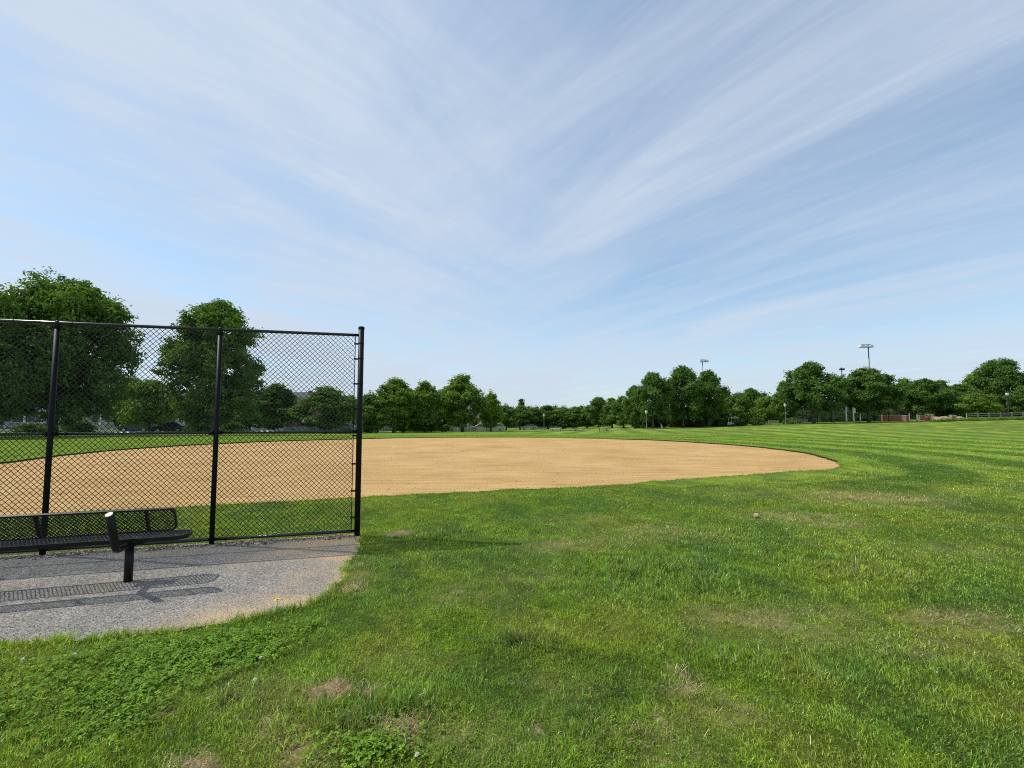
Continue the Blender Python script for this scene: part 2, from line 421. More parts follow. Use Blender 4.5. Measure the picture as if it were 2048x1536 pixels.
def raw(name, V, faces_flat, counts, material, parent=None, smooth=False, colors=None, attr='tint'):
    """fast mesh: V (n,3), flat loop indices, loops per face"""
    me = bpy.data.meshes.new(name)
    V = np.asarray(V, np.float32); faces_flat = np.asarray(faces_flat, np.int32); counts = np.asarray(counts, np.int32)
    me.vertices.add(len(V)); me.vertices.foreach_set('co', V.ravel())
    me.loops.add(len(faces_flat)); me.loops.foreach_set('vertex_index', faces_flat)
    me.polygons.add(len(counts))
    st = np.zeros(len(counts), np.int32); st[1:] = np.cumsum(counts)[:-1]
    me.polygons.foreach_set('loop_start', st)
    me.polygons.foreach_set('use_smooth', np.full(len(counts), bool(smooth)))
    if colors is not None:
        c = np.ones((len(V), 4), np.float32); c[:, :3] = colors
        at = me.attributes.new(attr, 'FLOAT_COLOR', 'POINT'); at.data.foreach_set('color', c.ravel())
    me.materials.append(material)
    me.update(calc_edges=True); me.validate()
    o = bpy.data.objects.new(name, me); COL.objects.link(o)
    if parent is not None: o.parent = parent
    return o

class MB:
    def __init__(s): s.v = []; s.f = []
    def add(s, v, f):
        b = len(s.v); s.v += [tuple(map(float, p)) for p in v]; s.f += [tuple(i + b for i in q) for q in f]; return s
    def box(s, x0, x1, y0, y1, z0, z1, taper=0.0, bev=0.0):
        if bev:
            return s.prism([(x0 + bev, y0), (x1 - bev, y0), (x1, y0 + bev), (x1, y1 - bev), (x1 - bev, y1), (x0 + bev, y1), (x0, y1 - bev), (x0, y0 + bev)], z0, z1)
        t = taper
        v = [(x0, y0, z0), (x1, y0, z0), (x1, y1, z0), (x0, y1, z0), (x0 + t, y0 + t, z1), (x1 - t, y0 + t, z1), (x1 - t, y1 - t, z1), (x0 + t, y1 - t, z1)]
        return s.add(v, [(3, 2, 1, 0), (4, 5, 6, 7), (0, 1, 5, 4), (1, 2, 6, 5), (2, 3, 7, 6), (3, 0, 4, 7)])
    def prism(s, poly, z0, z1):
        n = len(poly)
        v = [(x, y, z0) for x, y in poly] + [(x, y, z1) for x, y in poly]
        return s.add(v, [tuple(range(n - 1, -1, -1)), tuple(range(n, 2 * n))] + [(i, (i + 1) % n, n + (i + 1) % n, n + i) for i in range(n)])
    def side(s, prof, y0, y1):
        """profile in x,z swept along y"""
        n = len(prof)
        v = [(x, y0, z) for x, z in prof] + [(x, y1, z) for x, z in prof]
        return s.add(v, [tuple(range(n)), tuple(range(2 * n - 1, n - 1, -1))] + [(i, n + i, n + (i + 1) % n, (i + 1) % n) for i in range(n)])
    def tube(s, pts, rad, sides=8, cap=True):
        pts = [Vector(p) for p in pts]
        rad = rad if isinstance(rad, (list, tuple)) else [rad] * len(pts)
        rings = []
        up = None
        for i, p in enumerate(pts):
            t = (pts[min(i + 1, len(pts) - 1)] - pts[max(i - 1, 0)]).normalized()
            if up is None:
                up = Vector((0, 0, 1)) if abs(t.z) < 0.9 else Vector((1, 0, 0))
            a = t.cross(up).normalized(); b = a.cross(t).normalized(); up = b
            rings.append([p + (a * math.cos(2 * math.pi * k / sides) + b * math.sin(2 * math.pi * k / sides)) * rad[i] for k in range(sides)])
        v = [q for r in rings for q in r]
        f = []
        for i in range(len(pts) - 1):
            for k in range(sides):
                f.append((i * sides + k, (i + 1) * sides + k, (i + 1) * sides + (k + 1) % sides, i * sides + (k + 1) % sides))
        if cap:
            f.append(tuple(range(sides))); f.append(tuple(range(len(v) - 1, len(v) - sides - 1, -1)))
        return s.add(v, f)
    def lathe(s, prof, sides=12, c=(0, 0)):
        v = []
        for r, z in prof:
            v += [(c[0] + r * math.cos(2 * math.pi * k / sides), c[1] + r * math.sin(2 * math.pi * k / sides), z) for k in range(sides)]
        f = []
        for i in range(len(prof) - 1):
            for k in range(sides):
                f.append((i * sides + k, i * sides + (k + 1) % sides, (i + 1) * sides + (k + 1) % sides, (i + 1) * sides + k))
        f.append(tuple(range(sides - 1, -1, -1))); f.append(tuple(range(len(v) - sides, len(v))))
        return s.add(v, f)
    def build(s, name, m, parent=None, smooth=False, flip=False):
        me = bpy.data.meshes.new(name); me.from_pydata(s.v, [], s.f)
        me.materials.append(m)
        if smooth:
            me.polygons.foreach_set('use_smooth', [len(p.vertices) <= 4 for p in me.polygons])
        me.update()
        o = bpy.data.objects.new(name, me); COL.objects.link(o)
        if parent is not None: o.parent = parent
        return o

def copy_tree(o, parent=None):
    c = o.copy(); COL.objects.link(c); c.parent = parent
    for ch in [q for q in COL.objects if q.parent == o]:
        copy_tree(ch, c)
    return c

# ------------------------------------------------------------------ ground sheet
def build_ground():
    rad = [0.0]
    r = 0.8
    while r < 3000:
        rad.append(r)
        r *= 1.022 if r < 60 else (1.05 if r < 250 else 1.25)
    rad = np.array(rad[1:])
    az = np.concatenate([np.linspace(-68, 68, 300), np.linspace(68, 292, 62)[1:-1]])
    az = np.radians(az)
    A, Rr = np.meshgrid(az, rad)
    X = (Rr * np.sin(A)).ravel(); Y = (Rr * np.cos(A)).ravel()
    Z = ground_full(X, Y)
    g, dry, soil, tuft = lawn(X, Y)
    sc = np.array([0.34, 0.235, 0.135])
    c = g * (1 - soil[:, None]) + sc * soil[:, None]
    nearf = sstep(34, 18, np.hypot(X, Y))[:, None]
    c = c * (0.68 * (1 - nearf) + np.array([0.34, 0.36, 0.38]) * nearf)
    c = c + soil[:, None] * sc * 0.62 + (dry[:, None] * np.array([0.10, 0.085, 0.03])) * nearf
    V = np.stack([X, Y, Z], 1)
    V = np.vstack([V, [[0, 0, gz(0, 0)]]]); c = np.vstack([c, c[:1]])
    na, nr = len(az), len(rad)
    i = np.arange(nr - 1)[:, None]; j = np.arange(na)[None, :]; j1 = (j + 1) % na
    q = np.stack([i * na + j, (i + 1) * na + j, (i + 1) * na + j1, i * na + j1], -1).reshape(-1, 4)[:, ::-1]
    t = np.stack([np.arange(na), (np.arange(na) + 1) % na, np.full(na, na * nr)], 1)[:, ::-1]
    flat = np.concatenate([q.ravel(), t.ravel()])
    cnt = np.concatenate([np.full(len(q), 4), np.full(len(t), 3)])
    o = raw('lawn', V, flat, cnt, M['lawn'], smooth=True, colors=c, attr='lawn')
    tag(o, kind='structure')
build_ground()

def sheet(name, P, material, z, sand=False, cell=None):
    tri = geometry.tessellate_polygon([[Vector((p[0], p[1], 0)) for p in P]])
    V = [(p[0], p[1], z) for p in P]
    me = bpy.data.meshes.new(name); me.from_pydata(V, [], [t for t in tri]); me.materials.append(material); me.update()
    for p in me.polygons:
        if p.normal.z < 0: p.flip()
    me.update()
    o = bpy.data.objects.new(name, me); COL.objects.link(o)
    return tag(o, kind='structure')

sheet('infield_dirt', DIRT, M['dirt'], 0.006)

def grid_sheet(name, P, material, z, cell):
    """a clipped grid that carries the sand amount per vertex"""
    import bmesh
    x0, y0 = P.min(0); x1, y1 = P.max(0)
    bm = bmesh.new()
    tri = geometry.tessellate_polygon([[Vector((p[0], p[1], 0)) for p in P]])
    vs = [bm.verts.new((p[0], p[1], z)) for p in P]
    for t in tri:
        f = bm.faces.new([vs[i] for i in t])
    bm.normal_update()
    for f in bm.faces:
        if f.normal.z < 0: f.normal_flip()
    for k in np.arange(x0 + cell, x1, cell):
        bmesh.ops.bisect_plane(bm, geom=bm.verts[:] + bm.edges[:] + bm.faces[:], plane_co=(k, 0, 0), plane_no=(1, 0, 0))
    for k in np.arange(y0 + cell, y1, cell):
        bmesh.ops.bisect_plane(bm, geom=bm.verts[:] + bm.edges[:] + bm.faces[:], plane_co=(0, k, 0), plane_no=(0, 1, 0))
    me = bpy.data.meshes.new(name); bm.to_mesh(me); bm.free()
    n = len(me.vertices)
    co = np.zeros(n * 3, np.float32); me.vertices.foreach_get('co', co); co = co.reshape(-1, 3)
    d = -sdist(PAD[:90], co[:, 0].astype(float), co[:, 1].astype(float))
    x, y = co[:, 0], co[:, 1]
    edge = sstep(0.16, 0.0, d) * sstep(-3.4, -2.6, x)
    right = sstep(-3.3, -2.35, x) * (0.25 + 0.75 * sstep(0.35, 0.65, fbm(x * 3, y * 3, 131)))* sstep(0.75, 0.15, d)
    s = np.clip(np.maximum(edge * 0.95, right) * (0.5 + fbm(x * 8, y * 8, 141)) + 0.22 * sstep(0.52, 0.75, fbm(x * 1.7, y * 1.7, 151)), 0, 1)
    c = np.ones((n, 4), np.float32); c[:, :3] = s[:, None]
    at = me.attributes.new('sand', 'FLOAT_COLOR', 'POINT'); at.data.foreach_set('color', c.ravel())
    me.materials.append(material); me.update()
    o = bpy.data.objects.new(name, me); COL.objects.link(o)
    return tag(o, kind='structure')
grid_sheet('gravel_path', PAD, M['gravel'], 0.006, 0.11)

# cut turf edge round the far side of the infield
def turf_lip():
    P = DIRT
    n = len(P)
    t = np.roll(P, -1, 0) - np.roll(P, 1, 0); t /= np.linalg.norm(t, axis=1)[:, None]
    nrm = np.stack([t[:, 1], -t[:, 0]], 1)
    test = P + nrm * 0.3
    if inside(P, test[:, 0], test[:, 1]).mean() > 0.5: nrm = -nrm
    hgt = 0.062 * sstep(11, 16, P[:, 1]) + 0.006
    prof = [(-0.015, 0.0), (0.01, 0.75), (0.06, 1.0), (0.35, 0.6), (0.9, -0.12)]
    V = []; 
    for off, h in prof:
        p = P + nrm * off
        V.append(np.stack([p[:, 0], p[:, 1], hgt * h + (0.004 if h > 0 else -0.01) + terrain(p[:, 0], p[:, 1])], 1))
    V = np.vstack(V)
    q = []
    for k in range(len(prof) - 1):
        for i in range(n):
            j = (i + 1) % n
            if min(P[i, 1], P[j, 1]) > 11.5: q.append((k * n + i, k * n + j, (k + 1) * n + j, (k + 1) * n + i))
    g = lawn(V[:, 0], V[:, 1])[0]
    g[:2 * n] = np.array([0.06, 0.05, 0.03])
    o = raw('turf_edge', V, np.array(q).ravel(), np.full(len(q), 4), M['lawn'], smooth=False, colors=g * 0.62, attr='lawn')
    tag(o, kind='structure')
turf_lip()

# ------------------------------------------------------------------ grass blades
CLOVER = np.array([gp(*p) for p in [(-30, 1300), (170, 1290), (330, 1272), (430, 1257), (545, 1240), (640, 1240), (640, 1275), (560, 1330), (470, 1370), (370, 1420), (300, 1480), (250, 1560), (-250, 1560)]])

def scatter(dens, rmin, rmax, az, power):
    """points whose density falls as r**-power from dens at 3 m"""
    # n(r) = dens*(3/r)**power per m2
    rr = np.linspace(rmin, rmax, 4000)
    w = dens * (3.0 / rr) ** power * rr * 2 * az
    w = np.where(rr < 3, dens * rr * 2 * az, w)
    cdf = np.cumsum(w) * (rr[1] - rr[0]); tot = int(cdf[-1])
    u = rng.random(tot) * cdf[-1]
    r = np.interp(u, cdf, rr)
    a = (rng.random(tot) * 2 - 1) * az
    return r * np.sin(a), r * np.cos(a), r

def blades(name, x, y, z, h, w, phi, lean_dir, lean, c):
    n = len(x)
    lx, ly = np.cos(lean_dir), np.sin(lean_dir)
    wx, wy = np.cos(phi) * w, np.sin(phi) * w
    mh = h * 0.55
    B = np.stack([x, y, z], 1)
    mx = x + lx * np.sin(lean * 0.6) * mh; my = y + ly * np.sin(lean * 0.6) * mh; mz = z + np.cos(lean * 0.6) * mh
    tx = mx + lx * np.sin(np.minimum(lean * 1.5, 2.0)) * h * 0.5; ty = my + ly * np.sin(np.minimum(lean * 1.5, 2.0)) * h * 0.5; tz = mz + np.cos(np.minimum(lean * 1.5, 1.9)) * h * 0.5
    V = np.empty((n, 5, 3), np.float32)
    V[:, 0] = np.stack([x - wx * .5, y - wy * .5, z], 1); V[:, 1] = np.stack([x + wx * .5, y + wy * .5, z], 1)
    V[:, 2] = np.stack([mx + wx * .42, my + wy * .42, mz], 1); V[:, 3] = np.stack([mx - wx * .42, my - wy * .42, mz], 1)
    V[:, 4] = np.stack([tx, ty, tz], 1)
    b = np.arange(n)[:, None] * 5
    idx = (b + np.array([[0, 1, 2, 3, 3, 2, 4]])).ravel()
    cnt = np.tile([4, 3], n)
    cc = np.repeat(np.clip(c, 0.005, 0.8), 5, axis=0)
    return raw(name, V.reshape(-1, 3), idx, cnt, M['blade'], colors=cc)

def build_straw():
    X, Y, S = [], [], []
    for px, py, rx, ry, n in [(1368, 1352, .06, .05, 60), (1375, 1384, .10, .03, 70), (1385, 1372, .05, .03, 30), (1905, 1240, .38, .05, 240), (1860, 1230, .2, .04, 90), (2020, 1265, .15, .05, 70),
                              (1740, 993, .9, .3, 620), (1830, 1004, .7, .12, 360), (1690, 1000, .5, .1, 200), (1590, 1036, .6, .2, 330), (1680, 1053, .4, .1, 160), (1655, 1032, .3, .1, 110),
                              (1500, 1238, .3, .1, 150), (1530, 1252, .3, .08, 120), (660, 1384, .12, .06, 120), (742, 1388, .06, .03, 30), (795, 1464, .13, .06, 120), (705, 1178, .12, .1, 160),
                              (1240, 1080, .4, .18, 120), (1130, 1095, .4, .14, 140), (1340, 1066, .6, .2, 180), (385, 1526, .1, .05, 60), (1480, 1325, .2, .05, 40), (1430, 1420, .2, .08, 50), (1300, 1490, .25, .08, 60), (1650, 1232, .4, .1, 120), (1850, 1300, .4, .1, 120)]:
        n = int(n * (0.95 if rx < .15 else 0.5)); cx, cy = gp(px, py)
        X.append(cx + rng.normal(0, rx * .6, n)); Y.append(cy + rng.normal(0, ry * .9, n))
    x = np.concatenate(X); y = np.concatenate(Y)
    xs = rng.uniform(-2.2, 5.0, 420); ys = rng.uniform(1.9, 9, 420)
    k = ~inside(PAD, xs, ys) & ~inside(DIRT, xs, ys)
    x = np.concatenate([x, xs[k]]); y = np.concatenate([y, ys[k]])
    n = len(x); r = np.hypot(x, y)
    z = ground_full(x, y) + 0.012 + 0.018 * rng.random(n)
    h = 0.045 + 0.06 * rng.random(n); w = (0.0022 + 0.0018 * rng.random(n)) * np.maximum(1, r / 5)
    c = np.array([0.56, 0.47, 0.27])[None] * (0.6 + 0.7 * rng.random((n, 1)))
    o = blades('dry_grass', x, y, z, h, w, rng.random(n) * 6.28, rng.random(n) * 6.28, rng.uniform(1.15, 1.5, n), c)
    tag(o, 'loose dead straw lying on the lawn in pale patches', 'straw', kind='stuff')

def build_grass():
    x, y, r = scatter(16000, 1.5, 44, R(60), 1.78)
    keep = ~inside(DIRT, x, y)
    k2 = inside(PAD, x, y)
    keep &= ~(k2 & (rng.random(len(x)) > 0.002))
    x, y, r = x[keep], y[keep], r[keep]
    ex, ey = [], []
    for P, per, lim in ((PAD[:len(PAD) - 6], 900, 99), (DIRT, 420, 16)):
        a = P; b = np.roll(P, -1, 0); ln = np.hypot(*(b - a).T)
        for i in range(len(P) - 1):
            if a[i, 1] > lim or a[i, 0] < -8: continue
            m_ = int(ln[i] * per); t_ = rng.random(m_)[:, None]
            q_ = a[i] + (b[i] - a[i]) * t_ + rng.normal(0, 0.028, (m_, 2))
            q_ = q_[fbm(q_[:, 0] * 6, q_[:, 1] * 6, 177, 2) > 0.40]
            ex.append(q_[:, 0]); ey.append(q_[:, 1])
    ex = np.concatenate(ex); ey = np.concatenate(ey)
    x = np.concatenate([x, ex]); y = np.concatenate([y, ey]); r = np.hypot(x, y)
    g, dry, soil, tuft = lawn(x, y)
    cl = inside(CLOVER, x, y)
    clump = 0.55 * fbm(x * 9, y * 9, 171, 2) + 0.45 * vnoise(x * 30, y * 30, 173)
    keep = rng.random(len(x)) > np.clip(soil * 1.25 - 0.05, 0, 0.97)
    keep &= ~(cl & (rng.random(len(x)) < 0.25))
    keep &= rng.random(len(x)) < (0.40 + 0.9 * sstep(0.3, 0.6, clump))
    x, y, r, g, dry, soil, tuft, clump = [a[keep] for a in (x, y, r, g, dry, soil, tuft, clump)]
    n = len(x)
    z = ground_full(x, y) - 0.004
    dd = np.full(n, 9.0); sel = (r < 40)
    dd[sel] = np.minimum(sdist(DIRT[::2], x[sel], y[sel]), sdist(PAD, x[sel], y[sel]))
    edge = sstep(0.16, 0.02, dd)
    d2 = np.full(n, 9.0); s2 = (y > 11) & (np.hypot(x + 3, y - 21) < 20); d2[s2] = sdist(DIRT[::2], x[s2], y[s2])
    z = z + 0.062 * sstep(11, 16, y) * np.interp(d2, [-.2, 0.0, 0.06, 0.35, 0.8], [0, 0.75, 1, 0.6, 0])
    patch = fbm(x * 1.8 + 31, y * 1.8, 181, 3)
    h = (0.017 + 0.022 * rng.random(n)) * (0.7 + 0.7 * patch) * (0.7 + 0.6 * clump) * (1 + 1.9 * tuft + np.where(y > 5.2, 0.25, 0.9) * edge) * (1 - 0.45 * dry) * (1 - 0.4 * soil)
    tall = rng.random(n) < 0.012; h[tall] *= 1.9
    h = np.minimum(h * (1 + np.maximum(r - 6, 0) * 0.018), 0.14)
    w = (0.0027 + 0.0024 * rng.random(n)) * np.maximum(1, (r / 4.0)) ** 0.85 * (1 + 0.35 * tuft)
    phi = rng.random(n) * 2 * math.pi
    flow = 2 * math.pi * fbm(x * 1.1, y * 1.1, 191, 2) * 2
    lean_dir = np.where(rng.random(n) < 0.45, flow + rng.normal(0, 0.7, n), rng.random(n) * 2 * math.pi)
    lean = np.clip(np.abs(rng.normal(0.75, 0.45, n)) + 0.45 * dry * rng.random(n), 0, 1.5)
    c = g * (1 + ((0.52 + 1.30 * rng.random(n) ** 1.5) - 1) * np.clip(1.25 - r / 22, 0.22, 1))[:, None]
    hue = (rng.normal(0, 1, n) * np.clip(1.25 - r / 22, 0.22, 1))[:, None]
    c = c * (1 + hue * np.array([0.10, 0.0, -0.12]))
    straw = rng.random(n) < (0.022 + 0.20 * dry) * np.clip(1.3 - r / 25, 0.1, 1)
    sc = np.array([0.40, 0.32, 0.15]) * (0.6 + 0.7 * rng.random(n))[:, None]
    c = np.where(straw[:, None], sc, c)
    o = blades('grass', x, y, z, h, w, phi, lean_dir, lean, c)
    tag(o, 'short mown green lawn grass with dry straw patches', 'grass', kind='stuff')
    print('blades', n)
build_grass()
build_straw()

def build_clover():
    x0, y0 = CLOVER.min(0); x1, y1 = CLOVER.max(0)
    n = int((x1 - x0) * (y1 - y0) * 6500)
    x = x0 + rng.random(n) * (x1 - x0); y = y0 + rng.random(n) * (y1 - y0)
    k = inside(CLOVER, x, y) & ~inside(PAD, x, y)
    dc = -sdist(CLOVER, x, y) + (fbm(x * 2.6, y * 2.6, 203, 3) - 0.5) * 0.7
    k &= rng.random(n) < np.clip((0.25 + 0.9 * sstep(0.34, 0.58, fbm(x * 3, y * 3, 201, 3))) * sstep(-0.05, 0.42, dc), 0, 1)
    # a second, thinner scatter of weeds by the bottom edge
    X2, Y2 = gp(745, 1500); a2 = rng.random(700) * 6.28; r2 = np.abs(rng.normal(0, .17, 700))
    x = np.concatenate([x[k], X2 + r2 * np.cos(a2) * 1.2]); y = np.concatenate([y[k], Y2 + r2 * np.sin(a2) * .7])
    n = len(x)
    z = ground_full(x, y) + 0.018 + 0.040 * rng.random(n) * (0.5 + fbm(x * 5, y * 5, 211, 2))
    s = 0.0052 + 0.010 * rng.random(n) ** 1.3
    rot = rng.random(n) * 2 * math.pi
    tx, ty = rng.normal(0, 0.28, n), rng.normal(0, 0.28, n)
    hexa = np.array([(0.05, 0), (0.55, 0.5), (1.15, 0.5), (1.4, 0), (1.15, -0.5), (0.55, -0.5)])
    V = np.empty((n, 3, 6, 3), np.float32)
    for l in range(3):
        a = rot + l * 2 * math.pi / 3
        ca, sa = np.cos(a)[:, None], np.sin(a)[:, None]
        dx = (hexa[:, 0][None] * ca - hexa[:, 1][None] * sa) * s[:, None]
        dy = (hexa[:, 0][None] * sa + hexa[:, 1][None] * ca) * s[:, None]
        V[:, l, :, 0] = x[:, None] + dx; V[:, l, :, 1] = y[:, None] + dy
        V[:, l, :, 2] = z[:, None] + dx * tx[:, None] + dy * ty[:, None] + np.abs(hexa[:, 1])[None] * s[:, None] * 0.5
    tone = (0.5 + 0.9 * rng.random(n))
    c = np.array([0.180, 0.315, 0.026])[None] * tone[:, None] * (1 + rng.normal(0, .1, (n, 1)) * np.array([1, 0, 0.3]))
    o = raw('clover', V.reshape(-1, 3), np.arange(n * 18), np.full(n * 3, 6), M['clover'], colors=np.repeat(np.clip(c, .01, .6), 18, axis=0))
    tag(o, 'bright green clover leaves covering the lawn beside the gravel', 'clover', kind='stuff')
build_clover()

OCT = np.array([(1, 0, 0), (-1, 0, 0), (0, 1, 0), (0, -1, 0), (0, 0, 1), (0, 0, -1)], float)
OCF = np.array([(0, 2, 4), (2, 1, 4), (1, 3, 4), (3, 0, 4), (2, 0, 5), (1, 2, 5), (3, 1, 5), (0, 3, 5)])
def chips(name, x, y, z, s, col, label, cat):
    n = len(x)
    V = OCT[None] * (s[:, None, None] * (0.55 + 0.9 * rng.random((n, 6, 1)))) * np.array([1, 1, 0.7])
    a = rng.random(n) * 6.28; ca, sa = np.cos(a)[:, None], np.sin(a)[:, None]
    vx = V[:, :, 0] * ca - V[:, :, 1] * sa; vy = V[:, :, 0] * sa + V[:, :, 1] * ca
    P = np.stack([vx + x[:, None], vy + y[:, None], V[:, :, 2] + z[:, None]], -1)
    idx = (np.arange(n)[:, None, None] * 6 + OCF[None]).ravel()
    o = raw(name, P.reshape(-1, 3), idx, np.full(n * 8, 3), M['bits'], colors=np.repeat(np.clip(col, .01, .9), 6, axis=0))
    return tag(o, label, cat, kind='stuff')

def build_chips():
    x0, y0 = PAD.min(0); x1, y1 = PAD.max(0)
    n = 60000
    x = max(x0, -7) + rng.random(n) * (x1 - max(x0, -7)); y = y0 + rng.random(n) * (y1 - y0)
    k = inside(PAD, x, y); x, y = x[k], y[k]; n = len(x)
    s = 0.0022 + 0.0035 * rng.random(n) ** 2
    base = np.array([0.28, 0.268, 0.245])[None] * (0.35 + 1.15 * rng.random((n, 1)))
    warm = rng.random(n) < 0.3
    base[warm] = np.array([0.48, 0.38, 0.27]) * (0.6 + 0.6 * rng.random((warm.sum(), 1)))
    chips('gravel', x, y, np.full(n, 0.007), s, base, 'loose grey and tan gravel chips on the dugout path', 'gravel')
    # stones and leaf litter under the fence
    n = 5200
    u = rng.random(n) * 7.3; v = rng.normal(-0.03, 0.05, n)
    P = F0[None] + FD[None] * u[:, None] + FN[None] * v[:, None]
    col = np.array([0.50, 0.43, 0.33])[None] * (0.25 + 1.0 * rng.random((n, 1)))
    br = rng.random(n) < 0.35; col[br] = np.array([0.16, 0.09, 0.05]) * (0.5 + rng.random((br.sum(), 1)))
    s = 0.006 + 0.014 * rng.random(n) ** 1.6
    s *= np.where(fbm(u * 3, u * 0, 221) > 0.42, 1.0, 0.5)
    chips('pebbles', P[:, 0], P[:, 1], np.full(n, 0.012), s, col, 'pale stones and dry leaf litter along the foot of the fence', 'pebbles')
    # clods on the infield
    n = 26000
    x = -19 + rng.random(n) * 33; y = 7 + (rng.random(n) ** 1.5) * 29
    k = inside(DIRT, x, y); x, y = x[k], y[k]
    k = rng.random(len(x)) < 0.15 + sstep(0.4, 0.7, fbm(x * .7, y * 1.6, 231))
    x, y = x[k], y[k]; n = len(x)
    s = (0.004 + 0.012 * rng.random(n) ** 3) * (1 + 0.02 * y)
    col = np.array([0.46, 0.29, 0.13])[None] * (0.35 + 0.95 * rng.random((n, 1)))
    chips('dirt_clods', x, y, np.full(n, 0.008), s, col, 'small crumbs of tan clay lying on the infield', 'dirt')
build_chips()

# ------------------------------------------------------------------ chain link fence
def build_fence():
    ang = math.atan2(FD[1], FD[0])
    root = thing('chain_link_fence', 'tall black chain-link dugout fence with round posts behind the bench', 'fence', (F0[0], F0[1], 0), ang)
    SPC = 1.805; NP = 5; H = 2.84
    # local frame: x leftwards along the fence, y towards the camera side (-field), since FN = rotate(FD,-90)
    fy = -1.0   # field side is local -y
    sgn = 1.0 if (Vector((math.cos(ang + math.pi / 2), math.sin(ang + math.pi / 2))).dot(Vector(FN)) > 0) else -1.0
    off = 0.044 * sgn
    for i in range(NP):
        r = 0.039 if i == 0 else 0.030
        top = 2.955 if i == 0 else H - 0.03
        m = MB().lathe([(r, -0.05), (r, top)], 20, (i * SPC, 0))
        p = m.build('post', M['coat'], root, smooth=True)
        if i == 0:
            MB().lathe([(r * 1.12, top - 0.03), (r * 1.12, top), (r * 0.95, top + 0.010), (r * 0.4, top + 0.014)], 20, (0, 0)).build('post_cap', M['coat'], p, smooth=True)
        else:
            MB().lathe([(r * 1.15, top - 0.05), (r * 1.15, top), (r * 0.9, top + 0.045), (r * 0.6, top + 0.058)], 16, (i * SPC, 0)).build('rail_cap', M['coat'], p, smooth=True)
    # rails: top runs through the caps, middle and bottom butt between posts
    MB().tube([(0.03, 0, H), (NP * SPC - 1.9, 0, H)], 0.0205, 14).build('top_rail', M['rail'], root, smooth=True)
    for i in range(NP - 1):
        a = i * SPC + (0.04 if i == 0 else 0.032); b = (i + 1) * SPC - 0.032
        MB().tube([(a, 0, 1.462), (b, 0, 1.462)], 0.0195, 14).build('middle_rail', M['rail'], root, smooth=True)
        MB().tube([(a, 0, 0.072), (b, 0, 0.072)], 0.021, 14).build('bottom_rail', M['rail'], root, smooth=True)
        for x in (a + 0.01, b - 0.02):
            MB().tube([(x - 0.012, 0, 1.462), (x + 0.012, 0, 1.462)], 0.028, 12).build('rail_clamp', M['coat'], root, smooth=True)
    # tension bar and bands at the end post
    MB().box(0.078, 0.088, off - 0.012, off - 0.003, 0.05, 2.86).build('tension_bar', M['coat'], root)
    for z in (0.25, 0.62, 1.0, 1.40, 1.78, 2.14, 2.50, 2.72):
        m = MB()
        m.lathe([(0.0415, z - 0.010), (0.0415, z + 0.010)], 18)
        m.box(0.04, 0.098, off - 0.018, off + 0.004, z - 0.011, z + 0.011)
        m.build('tension_band', M['coat'], root)
    # woven wire, in one mesh
    w = 0.0335; zb = 0.045; nk = int((2.875 - zb) / w)
    x0 = 0.084; nw = int((NP - 1) * SPC / w) - 3
    rad = 0.0037
    Vs = []; Is = []
    sides = 5
    k = np.arange(nk + 1)
    for j in range(nw):
        # path: node at x = j or j+1 (parity), bends rounded
        xs = np.where((k + j) % 2 == 0, x0 + j * w, x0 + (j + 1) * w)
        inner = np.where((k + j) % 2 == 0, 1.0, -1.0)
        pts = []
        z = zb + k * w
        # three points per node
        pa = np.stack([xs + inner * 0.0035, off + inner * -0.0022, z - 0.0042], 1)
        pb = np.stack([xs - inner * 0.0012, np.full(nk + 1, off), z], 1)
        pc = np.stack([xs + inner * 0.0035, off + inner * 0.0022, z + 0.0042], 1)
        P = np.stack([pa, pb, pc], 1).reshape(-1, 3)
        t = np.gradient(P, axis=0); t /= np.linalg.norm(t, axis=1)[:, None]
        a = np.cross(t, np.array([0, 1.0, 0])); a /= np.linalg.norm(a, axis=1)[:, None]
        b = np.cross(a, t)
        ring = []
        for s in range(sides):
            an = 2 * math.pi * s / sides
            ring.append(P + rad * (a * math.cos(an) + b * math.sin(an)))
        Vr = np.stack(ring, 1)     # (np, sides, 3)
        m = len(P); base = len(Vs) * m * sides
        Vs.append(Vr.reshape(-1, 3))
        i = np.arange(m - 1)[:, None]; s = np.arange(sides)[None]; s1 = (s + 1) % sides
        q = np.stack([i * sides + s, i * sides + s1, (i + 1) * sides + s1, (i + 1) * sides + s], -1).reshape(-1, 4) + base
        Is.append(q)
    V = np.vstack(Vs); Q = np.vstack(Is)
    raw('wire_mesh', V, Q.ravel(), np.full(len(Q), 4), M['wire'], root, smooth=True)
    # wire ties on the rails
    for z in (H, 1.462, 0.072):
        for x in np.arange(0.45, (NP - 1) * SPC - 0.1, 0.6):
            if min(abs(x - i * SPC) for i in range(NP)) < 0.08: continue
            pts = [(x, 0.0245 * math.cos(a), z + 0.0245 * math.sin(a)) for a in np.linspace(0, 2 * math.pi, 11)]
            MB().tube(pts, 0.0022, 5, False).build('wire_tie', M['wire'], root, smooth=True)
build_fence()

# ------------------------------------------------------------------ players' bench
def rounded_rect(x0, x1, y0, y1, r, n=6):
    out = []
    for cx, cy, a0 in ((x1 - r, y1 - r, 0), (x0 + r, y1 - r, 90), (x0 + r, y0 + r, 180), (x1 - r, y0 + r, 270)):
        for i in range(n + 1):
            a = R(a0 + 90 * i / n)
            out.append((cx + r * math.cos(a), cy + r * math.sin(a)))
    return out

